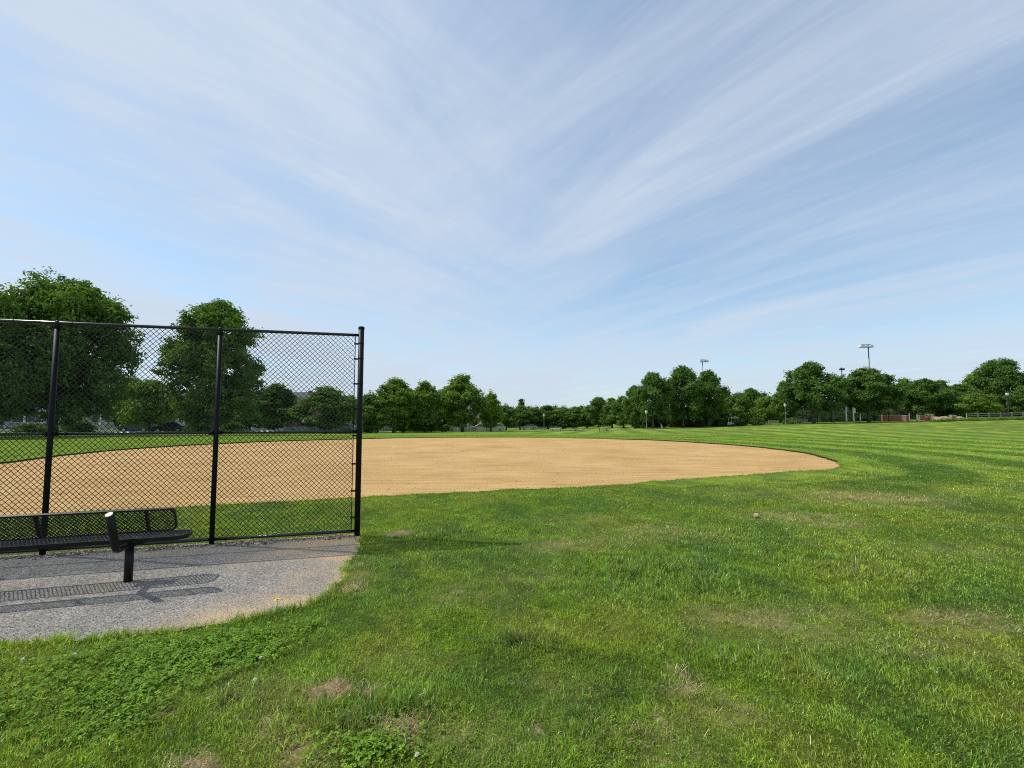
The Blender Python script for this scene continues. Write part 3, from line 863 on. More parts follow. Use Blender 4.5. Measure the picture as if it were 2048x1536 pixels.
def mesh_plank(root, name, x0, x1, hw, rcorner, xf, dw=0.033, rows=5, rim=0.030):
    """expanded-metal plank with a rolled rim, built in plank coordinates (x along, y across, z normal), placed by xf"""
    m = MB()
    poly = rounded_rect(x0, x1, -hw, hw, rcorner, 7)
    inner = rounded_rect(x0 + 0.016, x1 - 0.016, -hw + 0.016, hw - 0.016, rcorner - 0.016, 7)
    n = len(poly)
    v = [(p[0], p[1], 0.0) for p in poly] + [(p[0], p[1], -rim) for p in poly] + [(p[0], p[1], 0.0) for p in inner] + [(p[0], p[1], -0.006) for p in inner]
    bev = 0.006
    f = []
    for i in range(n):
        j = (i + 1) % n
        f += [(i, j, n + j, n + i), (i, 2 * n + i, 2 * n + j, j), (2 * n + i, 3 * n + i, 3 * n + j, 2 * n + j), (n + i, n + j, 3 * n + j, 3 * n + i)]
    m.add([xf(*p) for p in v], f)
    rim_o = m.build(name, M['bench'], root)
    # strands
    s = MB()
    dh = 2 * (hw - 0.012) / rows
    wd = 0.0034
    nx = int((x1 - x0 - 0.02) / dw)
    def ok(x, y):
        ex = min(x - x0, x1 - x); ey = hw - abs(y)
        if ex < rcorner and ey < rcorner:
            return math.hypot(rcorner - ex, rcorner - ey) < rcorner - 0.006
        return ex > 0.006 and ey > 0.006
    for i in range(nx + 1):
        for r_ in range(rows):
            for sx in (1, -1):
                for half in (0, 1):
                    xa = x0 + 0.01 + i * dw; ya = -hw + 0.012 + r_ * dh
                    if half == 0: p, q = (xa, ya), (xa + sx * dw / 2, ya + dh / 2)
                    else: p, q = (xa + sx * dw / 2, ya + dh / 2), (xa, ya + dh)
                    if not (ok(*p) and ok(*q)): continue
                    d = Vector((q[0] - p[0], q[1] - p[1])).normalized(); nn = (-d.y * wd, d.x * wd)
                    vv = []
                    for zz in (-0.001, -0.0055):
                        vv += [(p[0] + nn[0], p[1] + nn[1], zz), (p[0] - nn[0], p[1] - nn[1], zz), (q[0] - nn[0], q[1] - nn[1], zz), (q[0] + nn[0], q[1] + nn[1], zz)]
                    s.add([xf(*k) for k in vv], [(0, 1, 2, 3), (7, 6, 5, 4), (0, 3, 7, 4), (1, 5, 6, 2)])
    s.build('mesh_panel', M['bench'], rim_o)
    return rim_o

def build_bench():
    bx, by = gp(257, 1166)
    by += 0.03; bx -= 0.03
    ang = math.atan2(0.285, 0.958)
    root = thing('team_bench', 'long black perforated metal bench with backrest in front of the fence', 'bench', (bx, by, 0.006), ang)
    # local x along the bench (right end +), local -y towards the camera
    X0, X1 = -4.05, 0.53
    mesh_plank(root, 'seat', X0, X1, 0.150, 0.11, lambda x, y, z: (x, y + 0.015, 0.452 + z), rows=5, rim=0.040)
    tl = R(22)   # backrest leans towards the camera
    cb = (-0.285, 0.648)
    mesh_plank(root, 'backrest', X0 + 0.03, X1 - 0.035, 0.128, 0.062,
               lambda x, y, z: (x, cb[0] - y * math.sin(tl) - z * math.cos(tl), cb[1] + y * math.cos(tl) - z * math.sin(tl)), rows=6, rim=0.024)
    # ribs of the backrest
    for x in (0.245, -0.62, -1.5, -2.4, -3.3):
        m = MB()
        for s in (1,):
            ya, yb = -0.125, 0.125
            v = []
            for yy, zz in ((ya, -0.007), (yb, -0.007), (yb, -0.026), (ya, -0.026)):
                for dx in (-0.014, 0.014):
                    v.append((x + dx, cb[0] - yy * math.sin(tl) - zz * math.cos(tl), cb[1] + yy * math.cos(tl) - zz * math.sin(tl)))
            m.add(v, [(0, 1, 3, 2), (2, 3, 5, 4), (4, 5, 7, 6), (6, 7, 1, 0), (0, 2, 4, 6), (1, 7, 5, 3)])
        m.build('rib', M['bench'], root)
    for x in (0.0, -1.78, -3.55):
        MB().lathe([(0.038, -0.05), (0.038, 0.40)], 18, (x, 0)).build('leg', M['bench'], root, smooth=True)
        # back arm: runs from the leg head towards the camera and turns up behind the backrest
        pts = [(x, 0.10, 0.385), (x, -0.02, 0.378), (x, -0.17, 0.374), (x, -0.235, 0.380), (x, -0.278, 0.405), (x, -0.300, 0.450), (x, -0.332, 0.54), (x, -0.424, 0.748)]
        arm = MB().tube(pts, [0.026, 0.030, 0.032, 0.033, 0.033, 0.033, 0.033, 0.033], 18).build('back_support', M['bench'], root, smooth=True)
        c = Vector(pts[-1]); ax = (Vector(pts[-1]) - Vector(pts[-2])).normalized()
        ax = Vector((-0.135, -0.546, 0.826)); MB().tube([c - ax * 0.012, c + ax * 0.010, c + ax * 0.013], [0.0345, 0.0345, 0.030], 20).build('end_cap', M['bench_cap'], arm, smooth=True)
        # seat bracket: gusset plate under the seat
        m = MB()
        m.side([(x - 0.16, 0.408), (x - 0.16, 0.398), (x - 0.05, 0.355), (x + 0.05, 0.355), (x + 0.19, 0.398), (x + 0.19, 0.408)], -0.06, 0.075)
        m.build('seat_bracket', M['bench'], root)
build_bench()

# ------------------------------------------------------------------ small things in the lawn
def dandelion():
    X, Y = gp(553, 1226); z = gz(X, Y)
    t = thing('dandelion', 'single yellow dandelion flower standing at the gravel edge', 'flower', (X, Y, z))
    MB().tube([(0, 0, -0.01), (0.003, 0.002, 0.05), (0.0, 0.004, 0.11)], 0.0022, 6).build('stem', M['stem'], t, smooth=True)
    m = MB()
    for ring, (rr, zz, nn) in enumerate(((0.021, 0.112, 20), (0.015, 0.118, 16), (0.008, 0.122, 9))):
        for k in range(nn):
            a = 2 * math.pi * k / nn + ring
            ca, sa = math.cos(a), math.sin(a)
            w = 0.0028
            m.add([(-sa * w * .5, ca * w * .5 + 0.004, 0.109), (sa * w * .5, -ca * w * .5 + 0.004, 0.109), (ca * rr + sa * w, sa * rr - ca * w + 0.004, zz), (ca * rr - sa * w, sa * rr + ca * w + 0.004, zz)], [(0, 1, 2, 3)])
    m.build('petals', M['yellow_petal'], t)
dandelion()

def clover_flowers():
    spec = [(148, 1310, 'pale clover blossom nearest the grass tuft by the gravel edge'), (44, 1316, 'pale clover blossom near the left frame edge in the clover'),
            (509, 1358, 'pale clover blossom alone where the clover meets the plain grass'), (520, 1316, 'faded clover blossom between the dandelion and the bare patch'),
            (833, 1508, 'small white clover blossom among weeds below the bare soil patch')]
    for px, py, lab in spec:
        X, Y = gp(px, py, 0.06); z = gz(X, Y)
        t = thing('clover_blossom', lab, 'flower', (X, Y, z), 0, 'clover blossoms in the lawn')
        MB().tube([(0, 0, -0.01), (0.002, 0.001, 0.055)], 0.0014, 5).build('stem', M['stem'], t)
        m = MB()
        for k in range(46):
            ph = math.acos(1 - 1.7 * (k + .5) / 46); th = k * 2.4
            d = Vector((math.sin(ph) * math.cos(th), math.sin(ph) * math.sin(th), math.cos(ph)))
            c = Vector((0.002, 0.001, 0.058)); s = d.cross(Vector((0.3, 0.2, 1))).normalized() * 0.0016
            m.add([c + d * 0.003 - s * .5, c + d * 0.003 + s * .5, c + d * 0.0105 + s, c + d * 0.0105 - s], [(0, 1, 2, 3)])
        m.build('flower_head', M['white_petal'], t)
clover_flowers()

def rock(name, X, Y, z, s, m, seed, parent=None, flat=0.75):
    import bmesh
    bm = bmesh.new(); bmesh.ops.create_icosphere(bm, subdivisions=2, radius=1)
    rr = random.Random(seed)
    ph = [(rr.uniform(-3, 3), rr.uniform(-3, 3), rr.uniform(-3, 3), rr.uniform(0, 6)) for _ in range(5)]
    for v in bm.verts:
        k = 1 + sum(0.07 * math.sin(v.co.x * a + v.co.y * b + v.co.z * c + d) for a, b, c, d in ph)
        v.co = Vector((v.co.x * k * s[0], v.co.y * k * s[1], v.co.z * k * s[2] * flat))
    me = bpy.data.meshes.new(name); bm.to_mesh(me); bm.free(); me.materials.append(m)
    o = bpy.data.objects.new(name, me); COL.objects.link(o); o.location = (X, Y, z)
    if parent: o.parent = parent
    return o
X, Y = gp(1513, 1036)
tag(rock('stone', X, Y, gz(X, Y) + 0.033, (0.045, 0.04, 0.05), M['pebble_stone'], 5), 'small pinkish tan stone lying on the lawn beyond the coarse tuft', 'stone')

# ------------------------------------------------------------------ trees
def crown_data(seed, H, base, Rx, shape='round', nblob=34, nleaf=14000, leaf=0.26, blob=0.34, tone=1.0, droop=0.0):
    """leaf quads of a crown: H top height, base crown base height, Rx half width"""
    g = np.random.default_rng(seed)
    PR = {'bell': [(0, .62), (.12, .88), (.28, 1), (.48, .99), (.65, .90), (.84, .75), (.93, .54), (1, .2)],
          'round': [(0, .55), (.15, .88), (.38, 1), (.6, .92), (.78, .70), (.9, .46), (1, .15)],
          'oval': [(0, .60), (.15, .90), (.35, 1), (.6, .85), (.78, .60), (.9, .36), (1, .10)],
          'dome': [(0, .70), (.15, .94), (.32, 1), (.55, .93), (.75, .72), (.9, .45), (1, .2)],
          'cone': [(0, 1), (.3, .85), (.6, .5), (.85, .22), (1, .05)]}[shape]
    ph, pw = zip(*PR)
    C = []; RB = []
    tries = 0
    while len(C) < nblob and tries < 9000:
        tries += 1
        hz = g.random() ** 0.9
        rb = Rx * blob * g.uniform(0.65, 1.15)
        wz = np.interp(hz, ph, pw) * Rx
        rb = min(rb, max(0.18 * Rx, wz * 0.75))
        rmax = max(wz - rb * 0.85, 0.02 * Rx)
        rr = rmax * (g.uniform(0.8, 1.04) if g.random() < 0.62 else g.random() ** 0.5 * 0.8)
        an = g.uniform(0, 2 * math.pi)
        z = base + rb * 0.55 + hz * (H - base - rb * 1.45)
        p = np.array([rr * math.cos(an), rr * math.sin(an), z])
        if all(np.linalg.norm(p - q) > 0.42 * rb for q in C):
            C.append(p); RB.append(rb)
    C = np.array(C); RB = np.array(RB)
    pr = RB ** 2; pr = pr / pr.sum()
    bi = g.choice(len(C), nleaf, p=pr)
    d = g.normal(0, 1, (nleaf, 3)); d /= np.linalg.norm(d, axis=1)[:, None]
    lump = 0.82 + 0.36 * vnoise(d[:, 0] * 2.3 + bi * 3.7, d[:, 1] * 2.3 + d[:, 2] * 1.9 - bi, seed)
    rad = RB[bi] * (g.random(nleaf) ** 0.33) * lump
    out = g.random(nleaf) < 0.04; rad[out] *= g.uniform(1.05, 1.3, out.sum())
    P = C[bi] + d * rad[:, None] * np.array([1, 1, 0.85])
    # leaves hang in small sprays
    ns = max(60, nleaf // 42)
    S = P[:ns]; si = g.integers(0, ns, nleaf)
    loose = g.random(nleaf) < 0.22
    spray = leaf * 0.85
    Q = S[si] + g.normal(0, 1, (nleaf, 3)) * spray * np.array([1, 1, 0.6]) * (0.6 + 0.8 * g.random(ns))[si][:, None]
    P = np.where(loose[:, None], P, Q); d = np.where(loose[:, None], d, d[:ns][si]); bi = np.where(loose, bi, bi[:ns][si])
    st = g.random(ns)[si]
    ok = P[:, 2] > base - 0.15 * (H - base)
    P, d, bi, st = P[ok], d[ok], bi[ok], st[ok]; n = len(P)
    if droop: P[:, 2] -= droop * np.hypot(P[:, 0], P[:, 1]) / Rx
    nrm = d * 0.75 + g.normal(0, 0.45, (n, 3)) + np.array([0, 0, 0.55]); nrm /= np.linalg.norm(nrm, axis=1)[:, None]
    ref = g.normal(0, 1, (n, 3))
    a = np.cross(nrm, ref); a /= np.linalg.norm(a, axis=1)[:, None]; b = np.cross(nrm, a)
    s = leaf * (0.55 + 0.75 * g.random(n))
    a = a * s[:, None] * 0.5; b = b * s[:, None] * 0.34
    bend = nrm * (s * 0.10)[:, None]
    V = np.stack([P - a - b * 0.3 - bend, P - b + bend, P + a + b * 0.2 - bend, P + b + bend], 1)
    t = g.random(n); bt = g.random(len(C))[bi]
    mixv = np.clip(0.35 * t + 0.25 * bt + 0.5 * st - 0.05, 0, 1)[:, None]
    lo = np.array([0.050, 0.108, 0.022]); hi = np.array([0.175, 0.285, 0.044])
    c = (lo + (hi - lo) * mixv) * tone
    c = c * (1 + g.normal(0, 0.08, (n, 1)) * np.array([1, 0.2, 0.5]))
    return V.reshape(-1, 3), np.repeat(np.clip(c, 0.004, .5), 4, axis=0), C

def crown_mesh(name, V, c, parent=None):
    n = len(V) // 4
    return raw(name, V, np.arange(n * 4), np.full(n, 4), M['leaf'], parent, colors=c)

def trunk_mb(seed, H, base, Rx, C, rad):
    g = random.Random(seed)
    m = MB()
    top = base + (H - base) * 0.72
    pts = []; rr = []
    for i in range(9):
        t = i / 8
        pts.append((0.10 * math.sin(t * 5 + seed) * t * 1.5, 0.10 * math.cos(t * 4 + seed * 2) * t, -0.15 + (top + 0.15) * t))
        rr.append(rad * (1.45 if i == 0 else 1.0) * (1 - 0.82 * t) + 0.012)
    m.tube(pts, rr, 9)
    order = sorted(range(len(C)), key=lambda i: C[i][2])
    for i in order[:: max(1, len(order) // 14)]:
        c = C[i]
        z0 = base * 0.75 + (max(c[2], base) - base) * 0.45 + g.uniform(-0.2, 0.2)
        z0 = min(max(z0, base * 0.62), top * 0.9)
        t = (z0 + 0.15) / (top + 0.15)
        sx, sy = 0.10 * math.sin(t * 5 + seed) * t * 1.5, 0.10 * math.cos(t * 4 + seed * 2) * t
        r0 = rad * (1 - 0.82 * t) * 0.55 + 0.01
        mid = (sx + (c[0] - sx) * 0.5, sy + (c[1] - sy) * 0.5, z0 + (c[2] - z0) * 0.62)
        m.tube([(sx, sy, z0), mid, tuple(c)], [r0, r0 * 0.62, r0 * 0.2], 6)
    return m

PROTO = {}
def proto(key, **kw):
    H, base, Rx = kw['H'], kw['base'], kw['Rx']
    V, c, C = crown_data(**kw)
    root = bpy.data.objects.new('deciduous_tree', None); COL.objects.link(root)
    tr = trunk_mb(kw['seed'], H, base, Rx, C, kw.get('trad', 0) or 0.022 * H).build('trunk', M['bark'], root, smooth=True)
    cr = crown_mesh('crown', V, c, root)
    PROTO[key] = (root, H, Rx, [False])
def plant(key, px, Y, top, halfpx, label, rz=0.0, tint=(1, 1, 1), group='trees around the ball field', name='deciduous_tree', cat='tree', sink=0.0):
    root, H, Rx, used = PROTO[key]
    if used[0]:
        root = copy_tree(root)
    used[0] = True
    X = col_x(px, Y); zg = gz(X, Y) - sink
    h = z_at(top, Y) - zg
    w = halfpx / F * Y
    root.name = name
    root.location = (X, Y, zg); root.rotation_euler = (0, 0, rz)
    root.scale = (w / Rx, w / Rx, h / H)
    for ch in COL.objects:
        if ch.parent == root: ch.color = (*tint, 1)
    tag(root, label, cat, group)
    return root

proto('maple', seed=1, H=14, base=0.9, Rx=6.6, shape='bell', nblob=95, nleaf=66000, leaf=0.30, blob=0.24)
proto('pear', seed=2, H=13, base=0.9, Rx=5.0, shape='bell', nblob=90, nleaf=56000, leaf=0.27, blob=0.24)
proto('plane', seed=3, H=10.5, base=1.3, Rx=4.2, shape='round', nblob=60, nleaf=20000, leaf=0.36, blob=0.27)
proto('ash', seed=4, H=10, base=1.1, Rx=3.8, shape='oval', nblob=56, nleaf=18000, leaf=0.36, blob=0.28)
proto('zelkova', seed=5, H=12, base=2.4, Rx=6.0, shape='dome', nblob=90, nleaf=32000, leaf=0.38, blob=0.21)
proto('oak', seed=6, H=12, base=1.7, Rx=5.2, shape='round', nblob=70, nleaf=27000, leaf=0.38, blob=0.25)
proto('linden', seed=7, H=9, base=0.9, Rx=3.4, shape='oval', nblob=46, nleaf=13000, leaf=0.40, blob=0.30)
proto('cypress', seed=8, H=12, base=1.0, Rx=2.6, shape='cone', nblob=46, nleaf=10000, leaf=0.42, blob=0.32)
proto('cherry', seed=9, H=6, base=0.6, Rx=3.4, shape='round', nblob=46, nleaf=11000, leaf=0.30, blob=0.30)

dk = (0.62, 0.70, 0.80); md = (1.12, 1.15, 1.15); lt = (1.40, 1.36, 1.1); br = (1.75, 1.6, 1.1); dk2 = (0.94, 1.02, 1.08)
trees = [
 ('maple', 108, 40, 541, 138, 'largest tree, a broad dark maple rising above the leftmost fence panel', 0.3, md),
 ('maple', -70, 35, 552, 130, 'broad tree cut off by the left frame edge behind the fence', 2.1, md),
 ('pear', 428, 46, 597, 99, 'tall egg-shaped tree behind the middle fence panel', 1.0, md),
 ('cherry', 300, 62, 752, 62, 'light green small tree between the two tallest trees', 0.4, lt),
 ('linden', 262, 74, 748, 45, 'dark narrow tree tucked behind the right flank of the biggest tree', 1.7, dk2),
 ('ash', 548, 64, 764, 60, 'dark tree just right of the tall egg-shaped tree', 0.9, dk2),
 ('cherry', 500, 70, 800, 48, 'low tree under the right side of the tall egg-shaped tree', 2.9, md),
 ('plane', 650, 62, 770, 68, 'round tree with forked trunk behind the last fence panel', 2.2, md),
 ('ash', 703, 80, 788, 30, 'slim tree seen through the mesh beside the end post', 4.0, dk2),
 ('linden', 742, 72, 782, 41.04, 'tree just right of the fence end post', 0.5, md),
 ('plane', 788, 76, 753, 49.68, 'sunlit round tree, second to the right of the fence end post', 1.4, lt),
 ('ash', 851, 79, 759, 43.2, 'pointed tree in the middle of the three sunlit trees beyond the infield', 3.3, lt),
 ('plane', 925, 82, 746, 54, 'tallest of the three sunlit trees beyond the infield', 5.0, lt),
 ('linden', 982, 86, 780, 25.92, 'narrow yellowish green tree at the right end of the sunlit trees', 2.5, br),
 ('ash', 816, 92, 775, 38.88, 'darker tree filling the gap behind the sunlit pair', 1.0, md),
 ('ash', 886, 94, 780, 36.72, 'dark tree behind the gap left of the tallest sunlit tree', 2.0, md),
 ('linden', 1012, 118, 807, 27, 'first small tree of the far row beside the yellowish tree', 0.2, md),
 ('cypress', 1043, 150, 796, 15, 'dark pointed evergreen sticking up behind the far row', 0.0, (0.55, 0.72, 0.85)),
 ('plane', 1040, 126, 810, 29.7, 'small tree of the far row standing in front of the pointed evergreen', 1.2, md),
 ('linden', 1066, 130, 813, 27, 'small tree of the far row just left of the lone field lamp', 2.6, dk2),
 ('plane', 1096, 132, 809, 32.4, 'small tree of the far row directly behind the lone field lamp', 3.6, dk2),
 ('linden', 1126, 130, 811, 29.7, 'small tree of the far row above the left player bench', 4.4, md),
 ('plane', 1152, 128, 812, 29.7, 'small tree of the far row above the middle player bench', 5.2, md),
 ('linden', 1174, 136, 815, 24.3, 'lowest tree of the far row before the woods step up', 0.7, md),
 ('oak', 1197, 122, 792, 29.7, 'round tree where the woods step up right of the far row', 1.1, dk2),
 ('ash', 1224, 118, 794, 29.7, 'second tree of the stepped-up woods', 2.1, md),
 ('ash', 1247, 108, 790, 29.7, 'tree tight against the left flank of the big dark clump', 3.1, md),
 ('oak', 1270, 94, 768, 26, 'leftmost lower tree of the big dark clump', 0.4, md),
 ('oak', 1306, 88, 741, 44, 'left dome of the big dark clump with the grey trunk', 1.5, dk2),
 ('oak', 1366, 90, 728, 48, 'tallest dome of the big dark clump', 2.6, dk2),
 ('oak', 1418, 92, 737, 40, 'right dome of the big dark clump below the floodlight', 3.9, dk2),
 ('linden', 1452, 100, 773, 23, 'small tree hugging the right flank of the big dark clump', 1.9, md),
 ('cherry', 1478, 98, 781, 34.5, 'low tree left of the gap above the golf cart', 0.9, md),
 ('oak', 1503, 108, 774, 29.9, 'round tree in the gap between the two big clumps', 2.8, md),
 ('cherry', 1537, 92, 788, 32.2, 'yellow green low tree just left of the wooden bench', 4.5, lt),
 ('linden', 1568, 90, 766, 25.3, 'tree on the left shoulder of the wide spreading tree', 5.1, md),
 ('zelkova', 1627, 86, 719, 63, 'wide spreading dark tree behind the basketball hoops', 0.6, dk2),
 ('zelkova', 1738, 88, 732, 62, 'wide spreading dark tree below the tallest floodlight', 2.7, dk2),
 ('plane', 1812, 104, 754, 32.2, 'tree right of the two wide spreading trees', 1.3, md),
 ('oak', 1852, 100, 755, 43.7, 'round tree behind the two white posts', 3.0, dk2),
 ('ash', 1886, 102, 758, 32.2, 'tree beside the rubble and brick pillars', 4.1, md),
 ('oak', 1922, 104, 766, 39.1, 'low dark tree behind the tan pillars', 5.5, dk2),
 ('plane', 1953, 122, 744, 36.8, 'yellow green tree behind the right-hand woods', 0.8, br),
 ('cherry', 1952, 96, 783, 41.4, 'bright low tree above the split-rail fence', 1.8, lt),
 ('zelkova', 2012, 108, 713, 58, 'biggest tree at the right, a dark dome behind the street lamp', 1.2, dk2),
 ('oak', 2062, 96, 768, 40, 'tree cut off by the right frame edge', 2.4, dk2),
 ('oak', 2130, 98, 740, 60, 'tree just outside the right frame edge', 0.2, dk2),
]
for t in trees:
    plant(*t)

# distant woods behind, one mass
def far_woods():
    base = [crown_data(seed=40 + i, H=10, base=0.4, Rx=4.4, shape='round', nblob=22, nleaf=2600, leaf=0.7, blob=0.38)[:2] for i in range(3)]
    Vs = []; Cs = []
    g = random.Random(3)
    def put(px, Y, top, hw, tint):
        V, c = base[g.randrange(3)]
        X = col_x(px, Y); zg = gz(X, Y) - 0.5
        h = max(2.0, z_at(top, Y) - zg); a = g.uniform(0, 6.28)
        s = hw / F * Y / 4.4
        W = np.stack([(V[:, 0] * math.cos(a) - V[:, 1] * math.sin(a)) * s + X, (V[:, 0] * math.sin(a) + V[:, 1] * math.cos(a)) * s + Y, V[:, 2] * h / 10 + zg], 1)
        Vs.append(W); Cs.append(c * np.array(tint))
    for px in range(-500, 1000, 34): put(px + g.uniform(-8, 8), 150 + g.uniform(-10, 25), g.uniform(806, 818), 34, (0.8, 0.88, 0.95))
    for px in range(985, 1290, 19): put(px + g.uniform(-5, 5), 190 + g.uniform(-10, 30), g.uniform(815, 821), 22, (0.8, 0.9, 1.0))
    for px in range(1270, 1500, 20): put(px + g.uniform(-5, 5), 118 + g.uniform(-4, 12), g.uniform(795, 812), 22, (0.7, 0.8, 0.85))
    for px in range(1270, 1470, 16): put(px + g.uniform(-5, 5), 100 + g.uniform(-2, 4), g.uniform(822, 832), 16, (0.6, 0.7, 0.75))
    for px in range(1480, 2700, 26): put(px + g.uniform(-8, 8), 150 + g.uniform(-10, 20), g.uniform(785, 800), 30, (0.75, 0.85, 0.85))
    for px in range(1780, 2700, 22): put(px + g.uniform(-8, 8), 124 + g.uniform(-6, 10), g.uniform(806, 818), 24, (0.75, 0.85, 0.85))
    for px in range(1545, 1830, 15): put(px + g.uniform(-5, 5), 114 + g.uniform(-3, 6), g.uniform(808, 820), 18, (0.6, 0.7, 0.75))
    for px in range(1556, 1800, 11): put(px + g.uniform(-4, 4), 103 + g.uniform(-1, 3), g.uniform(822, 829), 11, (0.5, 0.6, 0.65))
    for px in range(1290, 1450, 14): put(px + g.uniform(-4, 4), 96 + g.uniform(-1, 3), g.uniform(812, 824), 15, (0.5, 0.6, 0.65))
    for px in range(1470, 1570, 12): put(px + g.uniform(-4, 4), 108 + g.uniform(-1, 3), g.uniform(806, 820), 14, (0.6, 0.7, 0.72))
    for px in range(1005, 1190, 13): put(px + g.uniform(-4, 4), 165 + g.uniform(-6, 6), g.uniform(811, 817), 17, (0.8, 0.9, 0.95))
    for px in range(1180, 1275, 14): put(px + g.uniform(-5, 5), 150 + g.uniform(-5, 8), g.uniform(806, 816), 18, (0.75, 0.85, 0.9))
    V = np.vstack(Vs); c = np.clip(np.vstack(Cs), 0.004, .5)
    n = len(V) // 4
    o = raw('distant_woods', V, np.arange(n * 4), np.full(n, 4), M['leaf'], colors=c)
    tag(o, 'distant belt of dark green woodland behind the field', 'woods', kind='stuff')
far_woods()

# shrubs
def shrub_proto():
    V, c, C = crown_data(seed=77, H=1.6, base=0.05, Rx=1.3, shape='round', nblob=22, nleaf=3800, leaf=0.16, blob=0.36)
    o = crown_mesh('shrub', V, c)
    return o
SH = [shrub_proto(), False]
def shrub(px, Y, h, w, label, tint, group, name='shrub', rz=0.0):
    o = SH[0] if not SH[1] else SH[0].copy()
    if SH[1]: COL.objects.link(o)
    SH[1] = True
    X = col_x(px, Y)
    o.name = name; o.location = (X, Y, gz(X, Y) - 0.03); o.scale = (w / 1.3, w / 1.3, h / 1.6); o.rotation_euler = (0, 0, rz)
    o.color = (*tint, 1)
    tag(o, label, 'shrub', group)
for i, (px, Y, h, w, lab, tint) in enumerate([
    (66, 60, 1.6, 2.0, 'dark bush left of the biggest tree trunk', dk2), (150, 58, 2.1, 2.3, 'dark bush right of the biggest tree trunk', dk), 
    (395, 60, 2.0, 1.8, 'dark bush left of the egg-shaped tree trunk', dk), (462, 60, 1.8, 2.0, 'dark bush right of the egg-shaped tree trunk', dk2), (700, 68, 1.4, 1.4, 'low bush seen through the mesh by the end post', dk2),
    (803, 79, 2.0, 1.3, 'leftmost bush under the sunlit trees', lt), (826, 80, 2.4, 1.5, 'second bush from the left under the sunlit trees', br), (848, 80, 2.0, 1.5, 'middle bush under the sunlit trees', md),
    (868, 80, 2.2, 1.3, 'bush just left of the dark lamp post under the sunlit trees', lt), (893, 81, 1.5, 1.1, 'low bush just right of the dark lamp post', br), (1001, 100, 2.0, 1.2, 'yellowish bush under the narrow yellowish tree', br),
    (735, 74, 1.3, 1.2, 'low dark bush by the fence end post', dk2), (1478, 90, 1.2, 1.6, 'dark bush right of the golf cart', dk), (1575, 88, 1.3, 1.2, 'bush behind the tall white lamp post', md), (1588, 87, 1.5, 1.2, 'sunlit bush left of the farther wooden bench', lt), (1515, 88, 1.8, 1.8, 'dark bush left of the nearer wooden bench', dk)]):
    shrub(px, Y, h, w, lab, tint, 'bushes under the trees', rz=i * 1.1)
for i, px in enumerate(range(1868, 2080, 17)):
    words = ['first', 'second', 'third', 'fourth', 'fifth', 'sixth', 'seventh', 'eighth', 'ninth', 'tenth', 'eleventh', 'twelfth', 'thirteenth']
    shrub(px, 79 - (i % 3) * 0.5, 0.42 + 0.2 * ((i * 7) % 3) / 2, 1.0, f'{words[i]} low bright plant from the left in the bed at the far right', br, 'low plants in the bed at the right', 'low_shrub', i * 0.7)

# ------------------------------------------------------------------ houses and street beyond the trees
def road():
    xs = np.linspace(-130, 12, 60)
    V = []; q = []
    for i, x in enumerate(xs):
        for w in (-3.2, 3.2):
            y = 69.5 + 0.16 * (x + 60) + w if x > -60 else 69.5 + w
            V.append((x, y, gz(x, y) + 0.05))
    for i in range(len(xs) - 1): q.append((2 * i, 2 * i + 2, 2 * i + 3, 2 * i + 1))
    V = np.array(V)
    o = raw('road', V, np.array(q).ravel(), np.full(len(q), 4), M['asphalt'])
    tag(o, kind='structure')
road()

